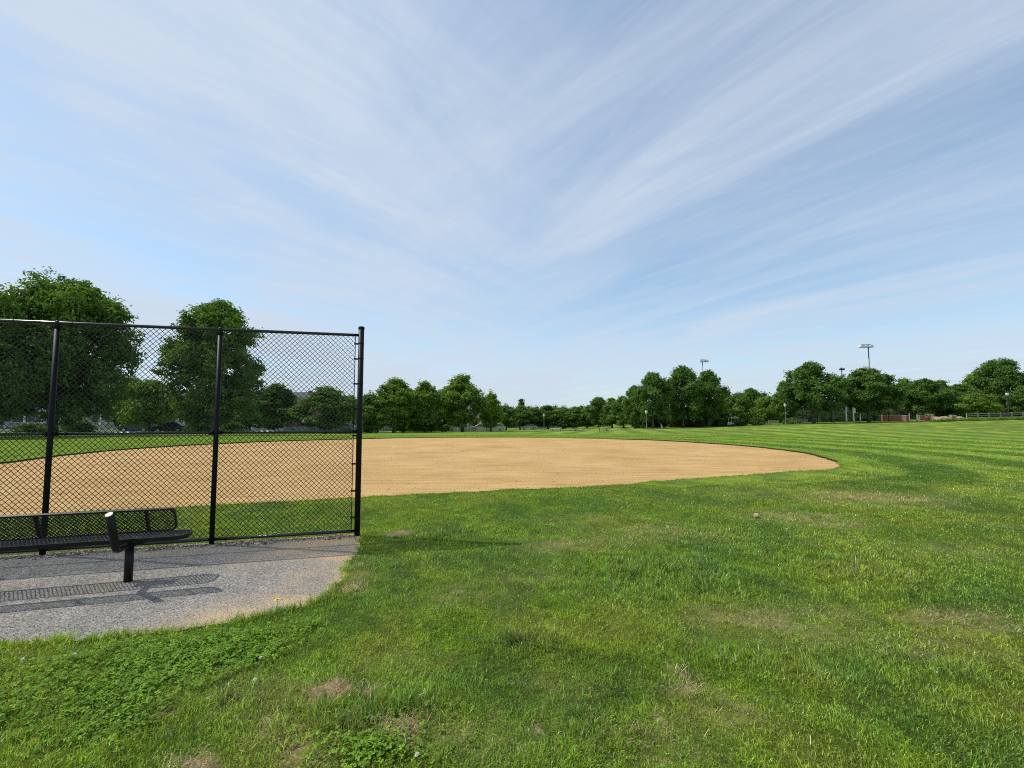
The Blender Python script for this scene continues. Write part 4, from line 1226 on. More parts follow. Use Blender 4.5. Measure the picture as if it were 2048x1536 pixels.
def house(px, Y, w, label, wallm, roofm, eave=4.9, ridge=7.0, depth=9, porch=True, rz=0.0, seed=0, left_only=False):
    X = col_x(px, Y); zg = gz(X, Y) - 0.1
    t = thing('house', label, 'house', (X, Y, zg), rz, 'houses behind the trees')
    hw = w / 2
    m = MB()
    m.box(-hw, hw, 0, depth, 0, eave)
    m.add([(-hw, 0, eave), (-hw, depth, eave), (-hw, depth / 2, ridge - 0.1), (hw, 0, eave), (hw, depth, eave), (hw, depth / 2, ridge - 0.1)], [(0, 2, 1), (3, 4, 5)])
    m.build('wall', wallm, t)
    r = MB(); e = 0.35; th = 0.16
    r.side([(0, 0)] * 0 or [(-e, 0)], 0, 0) if False else None
    for s in (0, 1):
        y0, y1 = (-e, depth / 2) if s == 0 else (depth + e, depth / 2)
        sl = (ridge - eave) / (depth / 2); z0 = eave - e * sl + 0.03; z1 = ridge + 0.03
        v = [(-hw - e, y0, z0), (hw + e, y0, z0), (hw + e, y1, z1), (-hw - e, y1, z1), (-hw - e, y0, z0 + th), (hw + e, y0, z0 + th), (hw + e, y1, z1 + th), (-hw - e, y1, z1 + th)]
        r.add(v, [(0, 1, 2, 3), (4, 7, 6, 5), (0, 4, 5, 1), (1, 5, 6, 2), (2, 6, 7, 3), (3, 7, 4, 0)])
    ro = r.build('roof', roofm, t)
    MB().box(hw * 0.45, hw * 0.45 + 0.7, depth / 2 - 0.9, depth / 2 - 0.3, ridge - 1.0, ridge + 0.45).build('chimney', M['brick'], ro)
    nwin = max(2, int(w / 2.4))
    for fl, zc in ((0, 1.7), (1, 4.0)):
        for i in range(nwin):
            xc = -hw + w * (i + 0.5) / nwin
            if fl == 0 and i == nwin // 2: continue
            wi = MB().box(xc - 0.5, xc + 0.5, -0.04, 0.02, zc - 0.75, zc + 0.75).build('window', M['glass'], t)
            f = MB()
            for (a, b, c, d) in ((-0.6, -0.5, -0.85, 0.85), (0.5, 0.6, -0.85, 0.85), (-0.5, 0.5, 0.75, 0.85), (-0.5, 0.5, -0.85, -0.75), (-0.5, 0.5, -0.03, 0.03)):
                f.box(xc + a, xc + b, -0.08, -0.042, zc + c, zc + d)
            f.build('window_frame', M['white'], wi)
    xc = -hw + w * (nwin // 2 + 0.5) / nwin
    d = MB().box(xc - 0.48, xc + 0.48, -0.05, 0.02, 0.35, 2.45).build('door', M['door'], t)
    MB().box(xc + 0.33, xc + 0.39, -0.10, -0.052, 1.3, 1.42).build('door_handle', M['bright_metal'], d)
    if porch:
        MB().box(-hw, hw, -2.2, -0.002, 0.0, 0.35).build('porch_floor', M['concrete'], t)
        p = MB()
        p.add([(-hw - .2, -2.5, 2.85), (hw + .2, -2.5, 2.85), (hw + .2, -0.003, 3.25), (-hw - .2, -0.003, 3.25), (-hw - .2, -2.5, 3.02), (hw + .2, -2.5, 3.02), (hw + .2, -0.003, 3.42), (-hw - .2, -0.003, 3.42)],
              [(0, 1, 2, 3), (4, 7, 6, 5), (0, 4, 5, 1), (1, 5, 6, 2), (2, 6, 7, 3), (3, 7, 4, 0)])
        p.build('porch_roof', roofm, t)
        nc = max(3, int(w / 2.2))
        for i in range(nc):
            xx = -hw + 0.25 + (w - 0.5) * i / (nc - 1)
            MB().box(xx - 0.13, xx + 0.13, -2.25, -1.99, 0.352, 2.86, bev=0.03).build('column', M['white'], t)
        rl = MB()
        for i in range(nc - 1):
            if abs((-hw + 0.25 + (w - 0.5) * (i + .5) / (nc - 1)) - xc) < 1.2: continue
            xa = -hw + 0.40 + (w - 0.5) * i / (nc - 1); xb = -hw + 0.10 + (w - 0.5) * (i + 1) / (nc - 1)
            rl.box(xa, xb, -2.16, -2.08, 1.2, 1.28); rl.box(xa, xb, -2.16, -2.08, 0.45, 0.51)
            k = xa + 0.1
            while k < xb - 0.05:
                rl.box(k, k + 0.04, -2.14, -2.10, 0.51, 1.2); k += 0.16
        rl.build('railing', M['white'], t)
    return t
house(-40, 80, 11, 'grey house behind the leftmost fence panel at the frame edge', M['grey_siding'], M['shingle'])
house(92, 82, 10, 'blue grey house behind the trunk of the biggest tree', M['blue_siding'], M['shingle'])
house(205, 82, 10, 'pale house right of the biggest tree trunk', M['pale_siding'], M['shingle'])
house(325, 84, 9, 'brick house behind the light green small tree', M['brick'], M['brown_shingle'])
house(440, 86, 9.5, 'grey house behind the tall egg-shaped tree', M['grey_siding'], M['shingle'])
house(524, 84, 6.0, 'white house right of the tall egg-shaped tree', M['white'], M['shingle'], rz=0.25)
house(582, 90, 7, 'brick house whose grey roof shows between two round trees', M['brick'], M['shingle'], eave=5.0, ridge=7.5)
house(660, 84, 4.2, 'small cream house in sunlight beside the forked trunk', M['cream'], M['brown_shingle'], eave=3.0, ridge=4.6, depth=6, porch=False, rz=-0.5)
house(702, 92, 7, 'pale house behind the fence end post', M['pale_siding'], M['shingle'], eave=4.2, ridge=6.4)
house(790, 98, 10, 'pale porch house behind the left sunlit tree', M['pale_siding'], M['shingle'])
house(880, 104, 9, 'grey porch house behind the middle sunlit tree', M['grey_siding'], M['shingle'])
house(950, 106, 9, 'cream house behind the tallest sunlit tree', M['cream'], M['brown_shingle'])
house(1028, 150, 14, 'brick house behind the first trees of the far row', M['brick'], M['brown_shingle'], eave=4.2, ridge=5.6)
house(1100, 160, 15, 'pale house behind the lone field lamp', M['pale_siding'], M['shingle'], eave=4.2, ridge=5.4)

def car_body_mat(name, c):
    m = simple(name, c, 0.25, 0.2, 0.05, 3)
    return m
def car(px, Y, label, c, rz=0.0, name='parked_car', zoff=0.0):
    X = col_x(px, Y); zg = gz(X, Y) + 0.05
    t = thing(name, label, 'car', (X, Y, zg), rz, 'cars parked along the street')
    cm = car_body_mat('car_paint', c)
    m = MB()
    prof = [(-2.2, 0.34), (-2.25, 0.62), (-2.15, 0.82), (-1.2, 0.95), (-1.05, 0.97), (1.35, 1.0), (2.1, 0.96), (2.22, 0.75), (2.2, 0.36), (1.75, 0.24), (-1.8, 0.24)]
    n = len(prof)
    rings = [(-0.80, 0.93, 0.02), (-0.89, 1.0, 0.0), (0.89, 1.0, 0.0), (0.80, 0.93, 0.02)]
    v = []
    for y, s, dz in rings: v += [(x * (0.985 if s < 1 else 1), y, z if s == 1 else z * 0.97 + 0.02) for x, z in prof]
    f = [tuple(range(n)), tuple(range(4 * n - 1, 3 * n - 1, -1))]
    for k in range(3):
        f += [(k * n + i, (k + 1) * n + i, (k + 1) * n + (i + 1) % n, k * n + (i + 1) % n) for i in range(n)]
    m.add(v, f); m.build('body', cm, t)
    lo = [(-1.15, 0.95), (1.7, 0.985)]; 
    cab = [(-1.15, 0.955), (-0.35, 1.40), (0.85, 1.43), (1.72, 0.985)]
    g = MB()
    g.add([(x, -0.80 if z < 1.2 else -0.62, z) for x, z in cab] + [(x, 0.80 if z < 1.2 else 0.62, z) for x, z in cab], [(0, 1, 2, 3), (7, 6, 5, 4), (0, 4, 5, 1), (1, 5, 6, 2), (2, 6, 7, 3)])
    g.build('windows', M['glass'], t)
    r = MB(); r.add([(-0.38, -0.63, 1.402), (0.88, -0.63, 1.432), (0.88, 0.63, 1.432), (-0.38, 0.63, 1.402), (-0.25, -0.52, 1.455), (0.75, -0.52, 1.475), (0.75, 0.52, 1.475), (-0.25, 0.52, 1.455)],
                    [(3, 2, 1, 0), (4, 5, 6, 7), (0, 1, 5, 4), (1, 2, 6, 5), (2, 3, 7, 6), (3, 0, 4, 7)])
    for sy in (-1, 1):
        for (xa, za, xb, zb) in ((-1.15, 0.955, -0.36, 1.41), (0.25, 0.97, 0.22, 1.43), (1.72, 0.985, 0.86, 1.44)):
            r.tube([(xa, sy * 0.805, za), (xb, sy * 0.63, zb)], 0.035, 5)
    r.build('roof', cm, t)
    for wx in (-1.38, 1.36):
        for sy in (-1, 1):
            w = MB().tube([(wx, sy * 0.70, 0.32), (wx, sy * 0.895, 0.32)], 0.32, 16).build('wheel', M['tyre'], t)
            MB().tube([(wx, sy * 0.896, 0.32), (wx, sy * 0.905, 0.32)], 0.2, 12).build('rim', M['rim'], w)
    for sy in (-1, 1):
        MB().box(-2.265, -2.20, sy * 0.62 - 0.17, sy * 0.62 + 0.17, 0.62, 0.76).build('headlight', M['lens'], t)
        MB().box(2.185, 2.245, sy * 0.66 - 0.14, sy * 0.66 + 0.14, 0.70, 0.86).build('taillight', M['door'], t)
car(346, 65, 'dark navy car parked behind the light green small tree', (0.03, 0.04, 0.07))
car(278, 66, 'dark blue grey car left of the navy car', (0.05, 0.06, 0.08), 0.02)
car(372, 71, 'white car nose showing beside the trunk of the egg-shaped tree', (0.75, 0.75, 0.74), 0.1)
car(611, 64, 'light blue sedan parked left of the forked tree trunk', (0.38, 0.45, 0.55), 0.05)
car(684, 68, 'silver car parked right of the forked tree trunk', (0.45, 0.47, 0.50), 0.05)
car(737, 77, 'white car just right of the fence end post', (0.72, 0.73, 0.73), 0.12)
car(962, 96, 'grey car under the tallest sunlit tree', (0.40, 0.40, 0.40), 0.15)
car(990, 98, 'dark silver car under the narrow yellowish tree', (0.36, 0.38, 0.40), 0.15)
car(1058, 124, 'pale car parked left of the lone field lamp', (0.35, 0.35, 0.35), 0.1)
car(1140, 132, 'pale grey car beyond the gap between the left and middle player benches', (0.45, 0.45, 0.45), 0.1)

# ------------------------------------------------------------------ lamps, floodlights, benches, court
def lamp(px, Y, top, label, polem, scale_w=1.0):
    X = col_x(px, Y); zg = gz(X, Y); h = z_at(top, Y) - zg
    t = thing('street_lamp', label, 'lamp', (X, Y, zg), 0, 'post lamps around the field')
    s = h
    MB().lathe([(0.16, 0), (0.16, 0.10), (0.11, 0.30), (0.075, 0.5), (0.06, s - 0.85), (0.06, s - 0.80)], 10).build('pole', polem, t, smooth=True)
    MB().lathe([(0.07, s - 0.80), (0.19, s - 0.76), (0.13, s - 0.70)], 10).build('collar', polem, t, smooth=True)
    MB().lathe([(0.12, s - 0.70), (0.22, s - 0.50), (0.24, s - 0.30), (0.20, s - 0.22)], 10).build('lantern', M['lens'], t, smooth=True)
    MB().lathe([(0.27, s - 0.22), (0.24, s - 0.15), (0.10, s - 0.05), (0.03, s)], 10).build('cap', polem, t, smooth=True)
lamp(1088, 112, 827, 'small lone grey lamp standing out in the far field', M['grey_metal'])
lamp(1293, 84, 819.5, 'grey lamp at the left edge of the big dark clump', M['grey_metal'])
lamp(1571.5, 85, 806, 'pale lamp between the two wooden benches', M['grey_metal'])
lamp(2018, 80.5, 783.5, 'green lamp at the far right behind the low plants', M['dark_metal'])
lamp(884, 80, 836, 'dark thin lamp under the sunlit trees', M['dark_metal'])
lamp(1667.5, 88, 818, 'thin pale lamp in the shade left of the white posts', M['grey_metal'])

def flood(px, Y, top, label, heads, polem, headm):
    X = col_x(px, Y); zg = gz(X, Y); h = z_at(top, Y) - zg
    t = thing('floodlight_mast', label, 'floodlight', (X, Y, zg), 0, 'sports floodlights above the trees')
    MB().lathe([(0.22, 0), (0.20, 1.0), (0.12, h)], 10).build('mast', polem, t, smooth=True)
    x0 = min(a[0] for a in heads); x1 = max(a[0] for a in heads)
    MB().box(x0 - 0.1, x1 + 0.1, -0.06, 0.06, h - 0.22, h - 0.10).build('crossbar', polem, t)
    for hx, w in heads:
        m = MB()
        m.side([(hx - w, h - 0.78), (hx - w * 0.55, h - 0.40), (hx + w * 0.3, h - 0.24), (hx + w * 0.75, h - 0.45), (hx + w * 0.75, h - 0.80)], -0.38, 0.38)
        o = m.build('lamp_head', headm, t)
        MB().box(hx - w * 0.85, hx + w * 0.68, -0.33, 0.33, h - 0.86, h - 0.802).build('lens', M['glass'], o)
flood(1744, 112, 688, 'tallest floodlight with three silver heads above the wide spreading tree', [(-1.55, 0.75), (-0.45, 0.65), (0.62, 0.60)], M['grey_metal'], M['bright_metal'])
flood(1408, 140, 718.5, 'floodlight peeking over the big dark clump', [(-0.5, 0.45), (0.5, 0.6), (1.3, 0.7)], M['grey_metal'], M['bright_metal'])
flood(1688, 150, 735, 'small dark floodlight top between the two wide spreading trees', [(-0.35, 0.35), (0.5, 0.4)], M['dark_metal'], M['dark_metal'])

def player_bench(px, Y, wpx, label):
    X = col_x(px, Y); zg = gz(X, Y); w = wpx / F * Y
    t = thing('player_bench', label, 'bench', (X, Y, zg), 0.05, 'backless benches across the field')
    MB().box(-w / 2, w / 2, -0.15, 0.15, 0.43, 0.48).build('seat', M['bright_metal'], t)
    for sx in (-1, 1):
        m = MB(); m.tube([(sx * w * 0.42, -0.16, 0), (sx * w * 0.42, -0.10, 0.43)], 0.03, 6); m.tube([(sx * w * 0.42, 0.16, 0), (sx * w * 0.42, 0.10, 0.43)], 0.03, 6)
        m.build('leg', M['dark_metal'], t)
player_bench(1113, 74, 18, 'left backless bench of three across the field')
player_bench(1158, 72, 18, 'middle backless bench of three across the field')
player_bench(1206, 66, 18, 'right backless bench of three across the field')

def park_bench(px, Y, wpx, label, rz, wm):
    X = col_x(px, Y); zg = gz(X, Y); w = wpx / F * Y
    t = thing('park_bench', label, 'bench', (X, Y, zg), rz, 'wooden benches at the field edge')
    m = MB()
    for k in range(4): m.box(-w / 2, w / 2, -0.24 + k * 0.13, -0.13 + k * 0.13, 0.43, 0.46)
    m.build('seat', wm, t)
    b = MB(); b.box(-w / 2, w / 2, -0.31, -0.27, 0.86, 0.93); b.box(-w / 2, w / 2, -0.30, -0.26, 0.50, 0.55)
    k = -w / 2 + 0.06
    while k < w / 2 - 0.06: b.box(k, k + 0.055, -0.298, -0.272, 0.551, 0.859); k += 0.10
    b.build('backrest', wm, t)
    for sx in (-1, 1):
        MB().box(sx * w / 2 - 0.05, sx * w / 2 + 0.05, -0.37, -0.312, 0, 0.95).build('leg', wm, t)
        MB().box(sx * w / 2 - 0.05, sx * w / 2 + 0.05, 0.27, 0.34, 0, 0.65).build('leg', wm, t)
        MB().box(sx * w / 2 - 0.055, sx * w / 2 + 0.055, -0.31, 0.345, 0.652, 0.69).build('armrest', wm, t)
park_bench(1545, 80, 21, 'grey wooden bench left of the pale lamp', 0.05, M['wood'])
park_bench(1602, 84, 21, 'mossy wooden bench right of the pale lamp', -0.05, M['dark_wood'])

def court_fence():
    Y = 92
    x0, x1 = col_x(1578, Y), col_x(1806, Y)
    w = x1 - x0
    zg = gz(x0, Y)
    t = thing('court_fence', 'tall black court fence running under the wide spreading trees', 'fence', (x0, Y, 0))
    n = 9
    zs = [gz(x0 + w * i / (n - 1), Y) for i in range(n)]
    for i in range(n):
        MB().tube([(w * i / (n - 1), 0, zs[i] - 0.1), (w * i / (n - 1), 0, zs[i] + 3.05)], 0.05, 7).build('post', M['coat'], t)
    for k, zz in enumerate((3.0, 1.55, 0.12)):
        MB().tube([(w * i / (n - 1), 0, zs[i] + zz) for i in range(n)], 0.035, 6).build('rail', M['coat'], t)
    m = MB(); cell = 0.13
    # diagonal wires
    tot = int((w + 3) / cell)
    for s in (1, -1):
        for k in range(tot):
            xa = k * cell - (3 if s == 1 else 0); 
            if s == 1: a, b = (xa, 0.1), (xa + 2.9, 3.0)
            else: a, b = (xa, 0.1), (xa - 2.9, 3.0)
            (ax, az), (bx_, bz) = a, b
            if ax < 0: az += (-ax) / (bx_ - ax) * (bz - az); ax = 0
            if bx_ > w: f_ = (w - ax) / (bx_ - ax); bz = az + (bz - az) * f_; bx_ = w
            if bx_ < 0: f_ = (0 - ax) / (bx_ - ax); bz = az + (bz - az) * f_; bx_ = 0
            if ax > w: f_ = (w - ax) / (bx_ - ax); az = az + (bz - az) * f_; ax = w
            if az > 2.99 or bz <= az: continue
            za = np.interp(ax, np.linspace(0, w, n), zs); zb_ = np.interp(bx_, np.linspace(0, w, n), zs)
            m.tube([(ax, 0.05 if s == 1 else 0.056, az + za), (bx_, 0.05 if s == 1 else 0.056, bz + zb_)], 0.006, 3, False)
    m.build('wire_mesh', M['coat'], t)
court_fence()

def hoop(px, Y, label, rz):
    X = col_x(px, Y); zg = gz(X, Y)
    t = thing('basketball_hoop', label, 'basketball hoop', (X, Y, zg), rz, 'basketball hoops on the court')
    MB().tube([(0, 0.9, -0.1), (0, 0.9, 2.9), (0, 0.7, 3.2), (0, 0.05, 3.35)], 0.06, 8).build('pole', M['dark_metal'], t, smooth=True)
    bb = MB().box(-0.85, 0.85, -0.02, 0.02, 2.95, 3.95).build('backboard', M['white'], t)
    s = MB()
    for a, b, c, d in ((-0.3, 0.3, 3.15, 3.19), (-0.3, 0.3, 3.56, 3.60), (-0.3, -0.26, 3.19, 3.56), (0.26, 0.3, 3.19, 3.56)): s.box(a, b, -0.026, -0.0205, c, d)
    s.build('target_square', M['dark_metal'], bb)
    MB().tube([(0.23 * math.cos(a), -0.26 + 0.23 * math.sin(a), 3.05) for a in np.linspace(0, 2 * math.pi, 17)], 0.012, 5, False).build('rim', M['door'], t)
hoop(1620, 102, 'basketball hoop left of the trunk with its board facing the field', 0.15)
hoop(1607, 118, 'farther basketball hoop, lower and half hidden behind the first board', -0.2)

def sign_post(px, Y, top, label, w, signm, side, post_m):
    X = col_x(px, Y); zg = gz(X, Y); h = z_at(top, Y) - zg
    t = thing('white_post', label, 'post', (X, Y, zg), 0, 'white posts at the court')
    MB().lathe([(0.14, 0), (0.13, 0.5), (0.09, h - 0.1), (0.03, h)], 10).build('post', post_m, t, smooth=True)
    if signm:
        MB().box(0.15, 0.15 + w, -0.02, 0.02, h - 1.1, h - 0.25).build('sign_panel', signm, t)
sign_post(1693, 86, 812, 'taller white post with a blue panel under the spreading trees', 0.3, M['sign_blue'], 1, M['white'])
sign_post(1707.5, 86, 814, 'white post with a white panel right of the blue-panelled post', 0.25, M['white'], 1, M['white'])
sign_post(1721, 87, 826, 'short cream post beside the trunk of the right spreading tree', 0.3, None, 1, M['cream'])
sign_post(1805, 88, 829, 'cream post at the right end of the court fence', 0.3, None, 1, M['cream'])
sign_post(1819, 87, 826, 'left of two plain white posts beside the brick pillars', 0.3, None, 1, M['white'])
sign_post(1834.5, 87, 828, 'right of two plain white posts beside the brick pillars', 0.3, None, 1, M['white'])

def brick_wall(px0, px1, Y, top, label):
    xa, xb = col_x(px0, Y), col_x(px1, Y); zg = gz((xa + xb) / 2, Y); h = z_at(top, Y) - zg
    t = thing('brick_wall', label, 'wall', ((xa + xb) / 2, Y, zg - 0.1), 0)
    w = (xb - xa) / 2
    MB().box(-w, w, -0.15, 0.15, 0, h + 0.1).build('brickwork', M['brick'], t)
    MB().box(-w - 0.04, w + 0.04, -0.19, 0.19, h + 0.102, h + 0.19).build('coping', M['concrete'], t)
brick_wall(1764, 1803, 95, 831, 'low red brick wall seen through the right end of the court fence')
brick_wall(1839, 1853, 93, 832, 'short red brick wall between the white posts and the brick pillars')
def pillar(px, Y, top, w, label, m, name='brick_pillar'):
    X = col_x(px, Y); zg = gz(X, Y); h = z_at(top, Y) - zg
    t = thing(name, label, 'pillar', (X, Y, zg - 0.1), 0.3, 'pillars at the right edge of the field')
    MB().box(-w / 2, w / 2, -w / 2, w / 2, 0, h).build('shaft', m, t)
    MB().box(-w / 2 - 0.05, w / 2 + 0.05, -w / 2 - 0.05, w / 2 + 0.05, h + 0.002, h + 0.12).build('cap_stone', M['concrete'], t)
pillar(1811.5, 91, 831, 0.55, 'brick pillar right of the cream post at the court fence end', M['brick'])
pillar(1857, 86, 828, 0.55, 'left brick pillar of the pair beside the rubble', M['brick'])
pillar(1863, 88, 829, 0.5, 'right brick pillar of the pair beside the rubble', M['brick'])
pillar(1903, 84, 830, 0.35, 'left tan pillar near the split-rail fence', M['stone'], 'stone_pillar')
pillar(1909.5, 84, 830.5, 0.4, 'right tan pillar near the split-rail fence', M['stone'], 'stone_pillar')
for i, (px, Y, s, lab) in enumerate([(1871, 85, 1.1, 'tan boulder against the right brick pillar'), (1880, 84, 0.7, 'small tan boulder in the middle of the rubble'), (1890, 85, 1.2, 'largest tan boulder left of the tan pillars'), (1918, 85, 0.9, 'reddish boulder right of the tan pillars')]):
    X = col_x(px, Y)
    tag(rock('boulder', X, Y, gz(X, Y) + 0.2, (s, 0.6, 0.75), M['stone'], 30 + i), lab, 'boulder', 'boulders by the pillars')

def split_rail():
    Y = 90
    xa, xb = col_x(1934, Y), col_x(2070, Y); w = xb - xa
    t = thing('split_rail_fence', 'grey split-rail wooden fence at the right edge of the field', 'fence', (xa, Y, 0))
    n = 7
    zs = [gz(xa + w * i / (n - 1), Y) for i in range(n)]
    for i in range(n):
        x = w * i / (n - 1)
        MB().box(x - 0.08, x + 0.08, -0.08, 0.08, zs[i] - 0.2, zs[i] + 1.2, bev=0.02).build('post', M['wood'], t)
        if i < n - 1:
            x2 = w * (i + 1) / (n - 1)
            for zz in (0.35, 0.7, 1.05):
                MB().tube([(x + 0.081, 0, zs[i] + zz), (x2 - 0.081, 0, zs[i + 1] + zz)], 0.06, 6).build('rail', M['wood'], t)
split_rail()

def golf_cart():
    px, Y = 1466, 92
    X = col_x(px, Y); zg = gz(X, Y)
    t = thing('golf_cart', 'small white golf cart parked in the shade right of the big clump', 'cart', (X, Y, zg), 0.15)
    MB().side([(-0.9, 0.25), (-0.95, 0.62), (-0.6, 0.78), (-0.45, 0.40), (0.15, 0.40), (0.2, 0.75), (0.9, 0.78), (0.95, 0.3)], -0.5, 0.5).build('body', M['white'], t)
    MB().box(-0.75, 0.85, -0.52, 0.52, 1.62, 1.70, 0.05).build('roof', M['white'], t)
    for sx in (-0.65, 0.75):
        for sy in (-1, 1):
            MB().tube([(sx, sy * 0.46, 0.74), (sx, sy * 0.46, 1.62)], 0.03, 6).build('roof_post', M['white'], t)
    MB().box(0.2, 0.62, -0.47, 0.47, 0.782, 0.92).build('seat', M['dark_wood'], t)
    for wx in (-0.62, 0.62):
        for sy in (-1, 1):
            MB().tube([(wx, sy * 0.44, 0.22), (wx, sy * 0.56, 0.22)], 0.22, 12).build('wheel', M['tyre'], t)
golf_cart()

def board():
    px, Y = 1325, 90
    X = col_x(px, Y); zg = gz(X, Y)
    t = thing('leaning_board', 'small white board leaning by the grey trunk under the big clump', 'board', (X, Y, zg), 0.2)
    MB().add([(-0.22, 0, 0), (0.12, 0, 0), (-0.06, 0.15, 0.75), (-0.34, 0.15, 0.75), (-0.22, 0.04, 0), (0.12, 0.04, 0), (-0.06, 0.19, 0.75), (-0.34, 0.19, 0.75)],
             [(0, 1, 2, 3), (7, 6, 5, 4), (0, 4, 5, 1), (1, 5, 6, 2), (2, 6, 7, 3), (3, 7, 4, 0)]).build('panel', M['white'], t)
    MB().tube([(-0.16, 0.45, 0), (-0.2, 0.20, 0.68)], 0.02, 5).build('prop', M['dark_wood'], t)
board()

def shed():
    px, Y = 1412, 99
    X = col_x(px, Y); zg = gz(X, Y)
    t = thing('shed', 'shed hidden under the big clump, tree shade painted into its dark wall', 'shed', (X, Y, zg - 0.1), 0.0)
    MB().box(-3.4, 3.4, 0, 4, 0, 2.7).build('wall', M['dark_wood'], t)  # wall colour darkened to paint in the shade of the trees
    MB().side([(-3.8, 2.702), (3.8, 2.702), (3.8, 2.82), (0, 3.5), (-3.8, 2.82)], -0.4, 4.4).build('roof', M['shingle'], t)
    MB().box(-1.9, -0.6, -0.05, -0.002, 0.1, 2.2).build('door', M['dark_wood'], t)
    MB().box(0.8, 2.2, -0.05, -0.002, 1.1, 2.0).build('window', M['glass'], t)
shed()

def warning_sign():
    px, Y = 946, 92
    X = col_x(px, Y); zg = gz(X, Y)
    t = thing('road_sign', 'yellow diamond road sign under the tallest sunlit tree', 'sign', (X, Y, zg), 0.0)
    MB().tube([(0, 0, -0.1), (0, 0, 2.4)], 0.035, 6).build('post', M['grey_metal'], t)
    MB().add([(0, -0.04, 1.55), (0.5, -0.04, 2.05), (0, -0.04, 2.55), (-0.5, -0.04, 2.05), (0, -0.06, 1.55), (0.5, -0.06, 2.05), (0, -0.06, 2.55), (-0.5, -0.06, 2.05)],
             [(0, 1, 2, 3), (7, 6, 5, 4), (0, 4, 5, 1), (1, 5, 6, 2), (2, 6, 7, 3), (3, 7, 4, 0)]).build('sign_plate', M['sign_yellow'], t)
warning_sign()

# ------------------------------------------------------------------ sun and sky
EL = R(52.0); SD = Vector((-0.985 * math.cos(EL), 0.172 * math.cos(EL), math.sin(EL)))
sd = bpy.data.lights.new('sun', 'SUN'); sd.energy = 3.9; sd.angle = R(0.55); sd.color = (1.0, 0.955, 0.88)
so = bpy.data.objects.new('sun', sd); COL.objects.link(so)
so.rotation_euler = SD.to_track_quat('Z', 'Y').to_euler()
so.location = (-30, 5, 40)

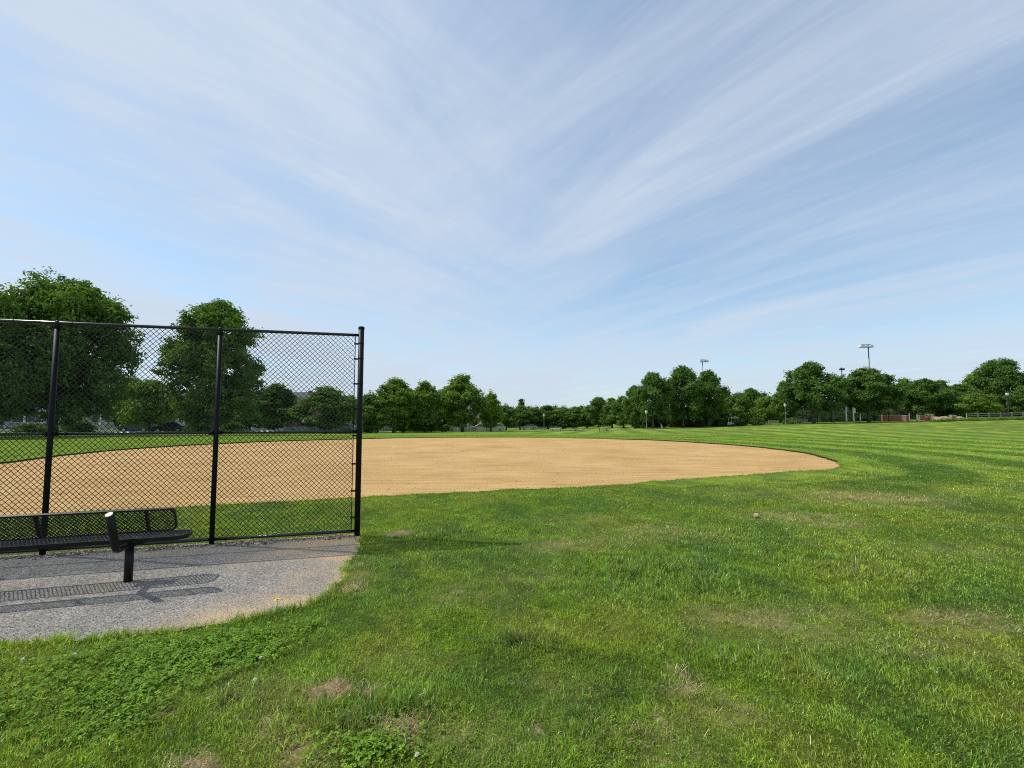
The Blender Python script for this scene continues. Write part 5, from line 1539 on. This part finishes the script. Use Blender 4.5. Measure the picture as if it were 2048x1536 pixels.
def build_world():
    w = bpy.data.worlds.new('World'); scene.world = w; w.use_nodes = True
    nt = w.node_tree; nt.nodes.clear()
    out = N(nt, 'ShaderNodeOutputWorld'); bg = N(nt, 'ShaderNodeBackground')
    sky = N(nt, 'ShaderNodeTexSky'); sky.sky_type = 'NISHITA'; sky.sun_disc = False
    sky.sun_elevation = EL; sky.sun_rotation = math.atan2(-0.985, 0.172); sky.altitude = 50; sky.air_density = 1.0; sky.dust_density = 0.6; sky.ozone_density = 1.0
    tc = N(nt, 'ShaderNodeTexCoord')
    sep = N(nt, 'ShaderNodeSeparateXYZ'); L(nt, tc.outputs['Generated'], sep.inputs[0])
    zc = N(nt, 'ShaderNodeMath', operation='MAXIMUM'); L(nt, sep.outputs['Z'], zc.inputs[0]); zc.inputs[1].default_value = 0.0
    za = N(nt, 'ShaderNodeMath', operation='ADD'); L(nt, zc.outputs[0], za.inputs[0]); za.inputs[1].default_value = 0.10
    dx = N(nt, 'ShaderNodeMath', operation='DIVIDE'); L(nt, sep.outputs['X'], dx.inputs[0]); L(nt, za.outputs[0], dx.inputs[1])
    dy = N(nt, 'ShaderNodeMath', operation='DIVIDE'); L(nt, sep.outputs['Y'], dy.inputs[0]); L(nt, za.outputs[0], dy.inputs[1])
    cmb = N(nt, 'ShaderNodeCombineXYZ'); L(nt, dx.outputs[0], cmb.inputs[0]); L(nt, dy.outputs[0], cmb.inputs[1])
    def layer(rot, sx, sy, scale, detail, rough, loc, dist=0.6):
        mp = N(nt, 'ShaderNodeMapping'); mp.inputs['Rotation'].default_value = (0, 0, R(rot)); mp.inputs['Scale'].default_value = (sx, sy, 1); mp.inputs['Location'].default_value = loc
        mp.inputs['Rotation'].default_value = (0, 0, 0)
        m0 = N(nt, 'ShaderNodeMapping'); m0.inputs['Rotation'].default_value = (0, 0, R(rot))
        L(nt, cmb.outputs[0], m0.inputs['Vector']); L(nt, m0.outputs['Vector'], mp.inputs['Vector'])
        n = noise(nt, mp.outputs['Vector'], scale, detail, rough); n.inputs['Distortion'].default_value = dist
        return n.outputs['Fac']
    def mr(v, a, b, c, d):
        m = N(nt, 'ShaderNodeMapRange', interpolation_type='SMOOTHSTEP'); L(nt, v, m.inputs['Value'])
        for k, val in zip(('From Min', 'From Max', 'To Min', 'To Max'), (a, b, c, d)): m.inputs[k].default_value = val
        return m.outputs['Result']
    def op(o, a, b):
        m = N(nt, 'ShaderNodeMath', operation=o)
        for i, q in enumerate((a, b)):
            if isinstance(q, (int, float)): m.inputs[i].default_value = q
            else: L(nt, q, m.inputs[i])
        return m.outputs[0]
    big = mr(layer(-25, 0.75, 0.42, 0.9, 5, 0.55, (3.1, 1.7, 0), 0.7), 0.32, 0.68, 0.0, 1.0)
    st1 = mr(layer(-34, 1.25, 0.26, 1.5, 8, 0.60, (0.4, 5.2, 0), 0.9), 0.36, 0.70, 0.0, 1.0)
    st2 = mr(layer(34, 1.2, 0.30, 1.4, 8, 0.60, (7.4, 2.2, 0), 0.9), 0.31, 0.66, 0.0, 1.0)
    fine = mr(layer(-38, 2.6, 0.45, 3.0, 9, 0.68, (1.4, 8.2, 0), 1.2), 0.40, 0.8, 0.0, 1.0)
    fine2 = mr(layer(44, 2.2, 0.42, 2.6, 9, 0.68, (11.4, 3.2, 0), 1.2), 0.36, 0.74, 0.0, 1.0)
    side = mr(sep.outputs['X'], -0.45, 0.35, 0.0, 1.0)
    left = op('SUBTRACT', 1.0, side)
    sr = op('ADD', op('MULTIPLY', st1, 0.36), op('MULTIPLY', fine, 0.16))
    sl = op('ADD', op('MULTIPLY', st2, 0.38), op('MULTIPLY', fine2, 0.20))
    c = op('ADD', op('MULTIPLY', sr, op('ADD', op('MULTIPLY', side, 0.85), 0.15)), op('MULTIPLY', sl, left))
    c = op('ADD', c, op('MULTIPLY', big, 0.20))
    c = op('ADD', c, 0.24)
    # thicker veil towards the sun on the left
    veil = mr(sep.outputs['X'], 0.7, -0.75, 0.0, 0.12)
    c = op('ADD', c, veil)
    haze = mr(sep.outputs['Z'], 0.30, 0.0, 0.0, 0.30)
    c = op('ADD', c, haze)
    cl = N(nt, 'ShaderNodeClamp'); L(nt, c, cl.inputs['Value']); cl.inputs['Max'].default_value = 0.97
    mx = N(nt, 'ShaderNodeMixRGB'); L(nt, cl.outputs[0], mx.inputs[0]); gain = N(nt, 'ShaderNodeMixRGB', blend_type='MULTIPLY'); gain.inputs[0].default_value = 1; gain.inputs[2].default_value = (0.95, 1.20, 1.26, 1); L(nt, sky.outputs['Color'], gain.inputs[1]); L(nt, gain.outputs['Color'], mx.inputs[1])
    mx.inputs[2].default_value = (4.60, 5.28, 6.22, 1)
    L(nt, mx.outputs['Color'], bg.inputs['Color']); bg.inputs['Strength'].default_value = 0.135
    L(nt, bg.outputs[0], out.inputs['Surface'])
build_world()

scene.view_settings.view_transform = 'Standard'
scene.view_settings.look = 'None'
scene.view_settings.exposure = 0.0
scene.view_settings.gamma = 1.0
scene.render.engine = 'CYCLES'
scene.cycles.max_bounces = 8
scene.cycles.transparent_max_bounces = 8
scene.cycles.use_denoising = False
scene.cycles.filter_width = 1.05
